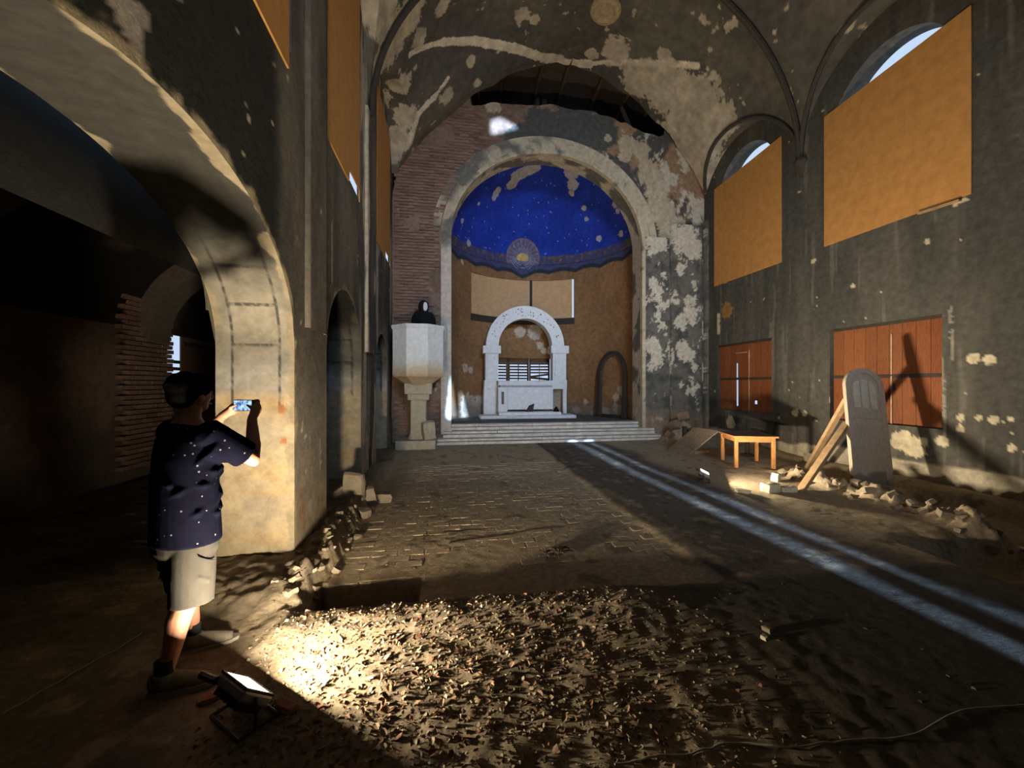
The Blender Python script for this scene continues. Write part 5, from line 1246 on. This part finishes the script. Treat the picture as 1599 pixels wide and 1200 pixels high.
def hand(mb, wr, sd):
    e = phc + pax * (sd * .078)                              # end of the phone that this hand holds
    palm = e + pax * (sd * .020) + pn * .012 - pup * .022
    mb.tube([wr, wr.lerp(palm, .55), palm], [.028, .030, .033], 10); mb.ball(palm, (.020, .034, .042))
    for k, (h, L) in enumerate(((.030, .92), (.012, 1.0), (-.007, .95), (-.025, .78))):        # four fingers behind the phone
        b = palm + pup * (h + .012) + pn * .020; m1 = e + pax * (sd * .004) + pup * (h + .004) + pn * .036; m2 = e - pax * (sd * .026 * L) + pup * (h + .002) + pn * .026; tip = e - pax * (sd * .050 * L) + pup * h + pn * .0135
        mb.tube([b, m1, m2, tip], [.0098, .0094, .0086, .0068], 8); mb.ball(tip, .0068, 8)
    b = palm - pn * .022 - pup * .012; m1 = e - pn * .024 - pup * .010 + pax * (sd * .006); tip = e - pax * (sd * .032) - pn * .0145 + pup * .004   # thumb on the screen side
    mb.tube([b, m1, tip], [.0125, .0110, .0080], 8); mb.ball(tip, .0085, 8)
def body(mb):
    for hp, kn, an in ((Vector((.10, -.01, .90)), Vector((.115, -.05, .49)), ankR), (Vector((-.10, .01, .90)), Vector((-.11, .075, .49)), ankL)):
        calf = kn.lerp(an, .32) + Vector((0, -.018, 0))
        mb.tube([hp, hp.lerp(kn, .5), kn, calf, kn.lerp(an, .72), an], [.088, .076, .056, .060, .043, .036], 14)
    for an, tt in ((ankR, tR), (ankL, tL)): mb.tube([an, an - Vector((0, 0, .045)) + tt * .04, an - Vector((0, 0, .06)) + tt * .13], [.036, .035, .026], 10)
    mb.tube([(0, 0, .84), (0, 0, 1.0), (0, 0, 1.2), (0, .0, 1.34), (0, .005, 1.40), (0, .012, 1.455), (0, .02, 1.52)], [(.10, .15), (.10, .145), (.105, .155), (.10, .17), (.075, .13), (.056, .060), (.054, .056)], 18)
    for sh, el, wr in ((shR, elR, wrR), (shL, elL, wrL)):
        mb.ball(sh, .062); mb.tube([sh, sh.lerp(el, .5), el, el.lerp(wr, .35), wr], [.056, .052, .043, .044, .029], 12)
    hand(mb, wrR, 1); hand(mb, wrL, -1)
    mb.ball(hc, (.077, .094, .110)); mb.tube([hc + Vector((0, .02, -.045)), hc + Vector((0, .052, -.098))], [(.062, .058), (.034, .036)], 12)
    mb.tube([hc + Vector((0, .088, .02)), hc + Vector((0, .108, -.022)), hc + Vector((0, .094, -.034))], [.010, .015, .011], 8)     # nose
    mb.tube([hc + Vector((-.02, .091, -.062)), hc + Vector((.02, .091, -.062))], [.008, .008], 6)                                    # lips
    for s in (-1, 1):
        mb.ball(hc + Vector((s * .079, -.005, -.012)), (.010, .019, .031), 10)                                                       # ears
        mb.tube([hc + Vector((s * .012, .088, .026)), hc + Vector((s * .045, .078, .026))], [.007, .007], 6)                          # brows
remesh(body, 'body', M_skin, person, .0062, 3)
for s in (-1, 1): MB().ball(hc + Vector((s * .029, .082, .008)), (.012, .009, .008), 10).build('eye', material('eye', (.25, .24, .23), rough=.3, bump=0), person, True)
def hair(mb):
    mb.ball(hc + Vector((0, -.026, .034)), (.102, .112, .092)); mb.ball(hc + Vector((0, -.062, -.008)), (.090, .070, .078)); mb.ball(hc + Vector((0, .045, .068)), (.078, .068, .042))
    for k in range(26):
        a, e = random.uniform(0, 6.28), random.uniform(.1, 1.3); d = Vector((math.cos(a) * math.cos(e) * .092, math.sin(a) * math.cos(e) * .104 - .026, math.sin(e) * .086 + .03)); mb.ball(hc + d, random.uniform(.016, .028), 8)
remesh(hair, 'hair', M_hair, person, .009, 2)
def shirt(mb):
    mb.tube([(0, -.005, .735), (0, -.005, .80), (0, -.008, .92), (0, -.01, 1.08), (0, -.005, 1.22), (0, .0, 1.32), (0, .004, 1.385), (0, .012, 1.43)], [(.158, .205), (.156, .202), (.152, .198), (.146, .196), (.138, .200), (.122, .200), (.088, .165), (.060, .072)], 28)
    for sh, el in ((shR, elR), (shL, elL)):
        m = sh.lerp(el, .78); mb.ball(sh + Vector((0, 0, -.005)), .078); mb.tube([sh.lerp(el, -.1), sh.lerp(el, .4), m], [.080, .083, .086], 16)
        mb.tube([sh + Vector((0, -.01, -.06)), sh.lerp(el, .45) + Vector((0, 0, -.045))], [.085, .06], 12)
    for k in range(24):                                   # folds of the loose cloth
        a = random.uniform(0, 6.28); z = random.uniform(.76, 1.20); r = 1.0; p0 = Vector((.195 * math.cos(a), .146 * math.sin(a) - .005, z)); a2 = a + random.uniform(.35, .8); p2 = Vector((.193 * math.cos(a2), .144 * math.sin(a2) - .005, z + random.uniform(-.03, .10))); am_ = (a + a2) / 2; p1 = Vector((.199 * math.cos(am_), .149 * math.sin(am_) - .005, (p0.z + p2.z) / 2))
        mb.tube([p0, p1, p2], [.006, .019, .006], 8)
remesh(shirt, 't_shirt', M_shirt, person, .0085, 3)
def shorts(mb):
    mb.tube([(0, -.008, .84), (0, -.008, .76), (0, -.006, .70), (0, -.004, .64)], [(.142, .190), (.146, .194), (.144, .194), (.120, .180)], 24)
    for hp, kn in ((Vector((.085, -.012, .80)), Vector((.112, -.045, .41))), (Vector((-.085, .008, .80)), Vector((-.108, .066, .43)))):
        mb.tube([hp, hp.lerp(kn, .3), hp.lerp(kn, .6), kn], [(.106, .098), (.114, .100), (.113, .101), (.108, .100)], 20)
    for k in range(10):
        s = random.choice((-1, 1)); z = random.uniform(.47, .64); a = random.uniform(0, 6.28); c = Vector((s * .105, -.02 if s > 0 else .03, z)); p0 = c + Vector((.10 * math.cos(a), .108 * math.sin(a), 0)); p1 = c + Vector((.10 * math.cos(a + .5), .108 * math.sin(a + .5), random.uniform(-.05, .03))); mb.tube([p0, p1], [.010, .006], 6)
so = remesh(shorts, 'shorts', M_shorts, person, .0085, 3)
MB().tube([(.196, -.06, .690), (.199, -.02, .660), (.197, .03, .635)], [.003, .004, .003], 6).build('pocket_slit', M_sock, so)
for an, tt in ((ankR, tR), (ankL, tL)):
    side = Vector((tt.y, -tt.x, 0))
    MB().tube([an + Vector((0, 0, .085)), an + Vector((0, 0, .04)), an - Vector((0, 0, .0)), an - Vector((0, 0, .03)) - tt * .005], [.0440, .0425, .043, .040], 18).build('sock', M_sock, person, True)
    def upper(mb):
        b = an.copy(); b.z = .03
        mb.tube([b - tt * .062 + Vector((0, 0, .03)), b - tt * .03 + Vector((0, 0, .035)), b + tt * .06 + Vector((0, 0, .026)), b + tt * .14 + Vector((0, 0, .014)), b + tt * .205 + Vector((0, 0, .006))], [(.045, .036), (.052, .042), (.048, .046), (.036, .048), (.022, .034)], 14)
        mb.tube([b - tt * .008 + Vector((0, 0, .03)), b - tt * .002 + Vector((0, 0, .085))], [.054, .051], 18)
    sh = remesh(upper, 'shoe', M_shoe, person, .007, 2)
    ol = [(-.080, 0), (-.070, -.032), (-.02, -.042), (.06, -.048), (.14, -.052), (.20, -.042), (.235, -.018), (.242, 0), (.235, .018), (.20, .042), (.14, .052), (.06, .048), (-.02, .042), (-.070, .032)]
    MB().extrude_outline(ol, (an.x, an.y, .002), tuple(tt), tuple(side), (0, 0, 1), .026).build('sole', M_sole, sh)
    for k in range(4):
        q = Vector((an.x, an.y, 0)) + tt * (.045 + .028 * k); MB().tube([q - side * .03 + Vector((0, 0, .097 - .011 * k)), q + Vector((0, 0, .108 - .013 * k)), q + side * .03 + Vector((0, 0, .083 - .010 * k))], .004, 6).build('lace', M_sole, sh)
# the phone in the person's hands
def screen_material():
    m = bpy.data.materials.new('phone_screen'); m.use_nodes = True; nt = m.node_tree; N, L = nt.nodes, nt.links; b = N['Principled BSDF']
    tc = N.new('ShaderNodeTexCoord'); nz = N.new('ShaderNodeTexNoise'); nz.inputs['Scale'].default_value = 32; nz.inputs['Detail'].default_value = 3; L.new(tc.outputs['Object'], nz.inputs['Vector'])
    cr = N.new('ShaderNodeValToRGB'); cr.color_ramp.elements[0].position = .40; cr.color_ramp.elements[0].color = (.02, .10, .42, 1); cr.color_ramp.elements[1].position = .62; cr.color_ramp.elements[1].color = (.55, .85, 1, 1)
    L.new(nz.outputs['Fac'], cr.inputs[0]); L.new(cr.outputs[0], b.inputs['Emission Color']); b.inputs['Emission Strength'].default_value = .75; b.inputs['Base Color'].default_value = (.01, .01, .015, 1); b.inputs['Roughness'].default_value = .2
    return m
M_person = person.matrix_basis
ph = thing('phone', 'smartphone with a glowing blue screen held up by the person', 'phone', (0, 0, 0)); ph.matrix_world = Matrix.Translation((PB[0], PB[1], pgz)) @ Matrix.Rotation(FA - math.pi / 2, 4, 'Z') @ Matrix.Translation(phc)
Rp = frame(pax, pn, pup)
MB().box((0, 0, 0), (.158, .009, .076), Rp, .003).build('case', M_plastic, ph)
MB().box(-pn * .0050, (.148, .001, .068), Rp).build('screen', screen_material(), ph)
MB().box(pn * .0055 + pax * .05 + pup * .018, (.03, .003, .03), Rp, .001).build('camera_bump', M_plastic, ph)
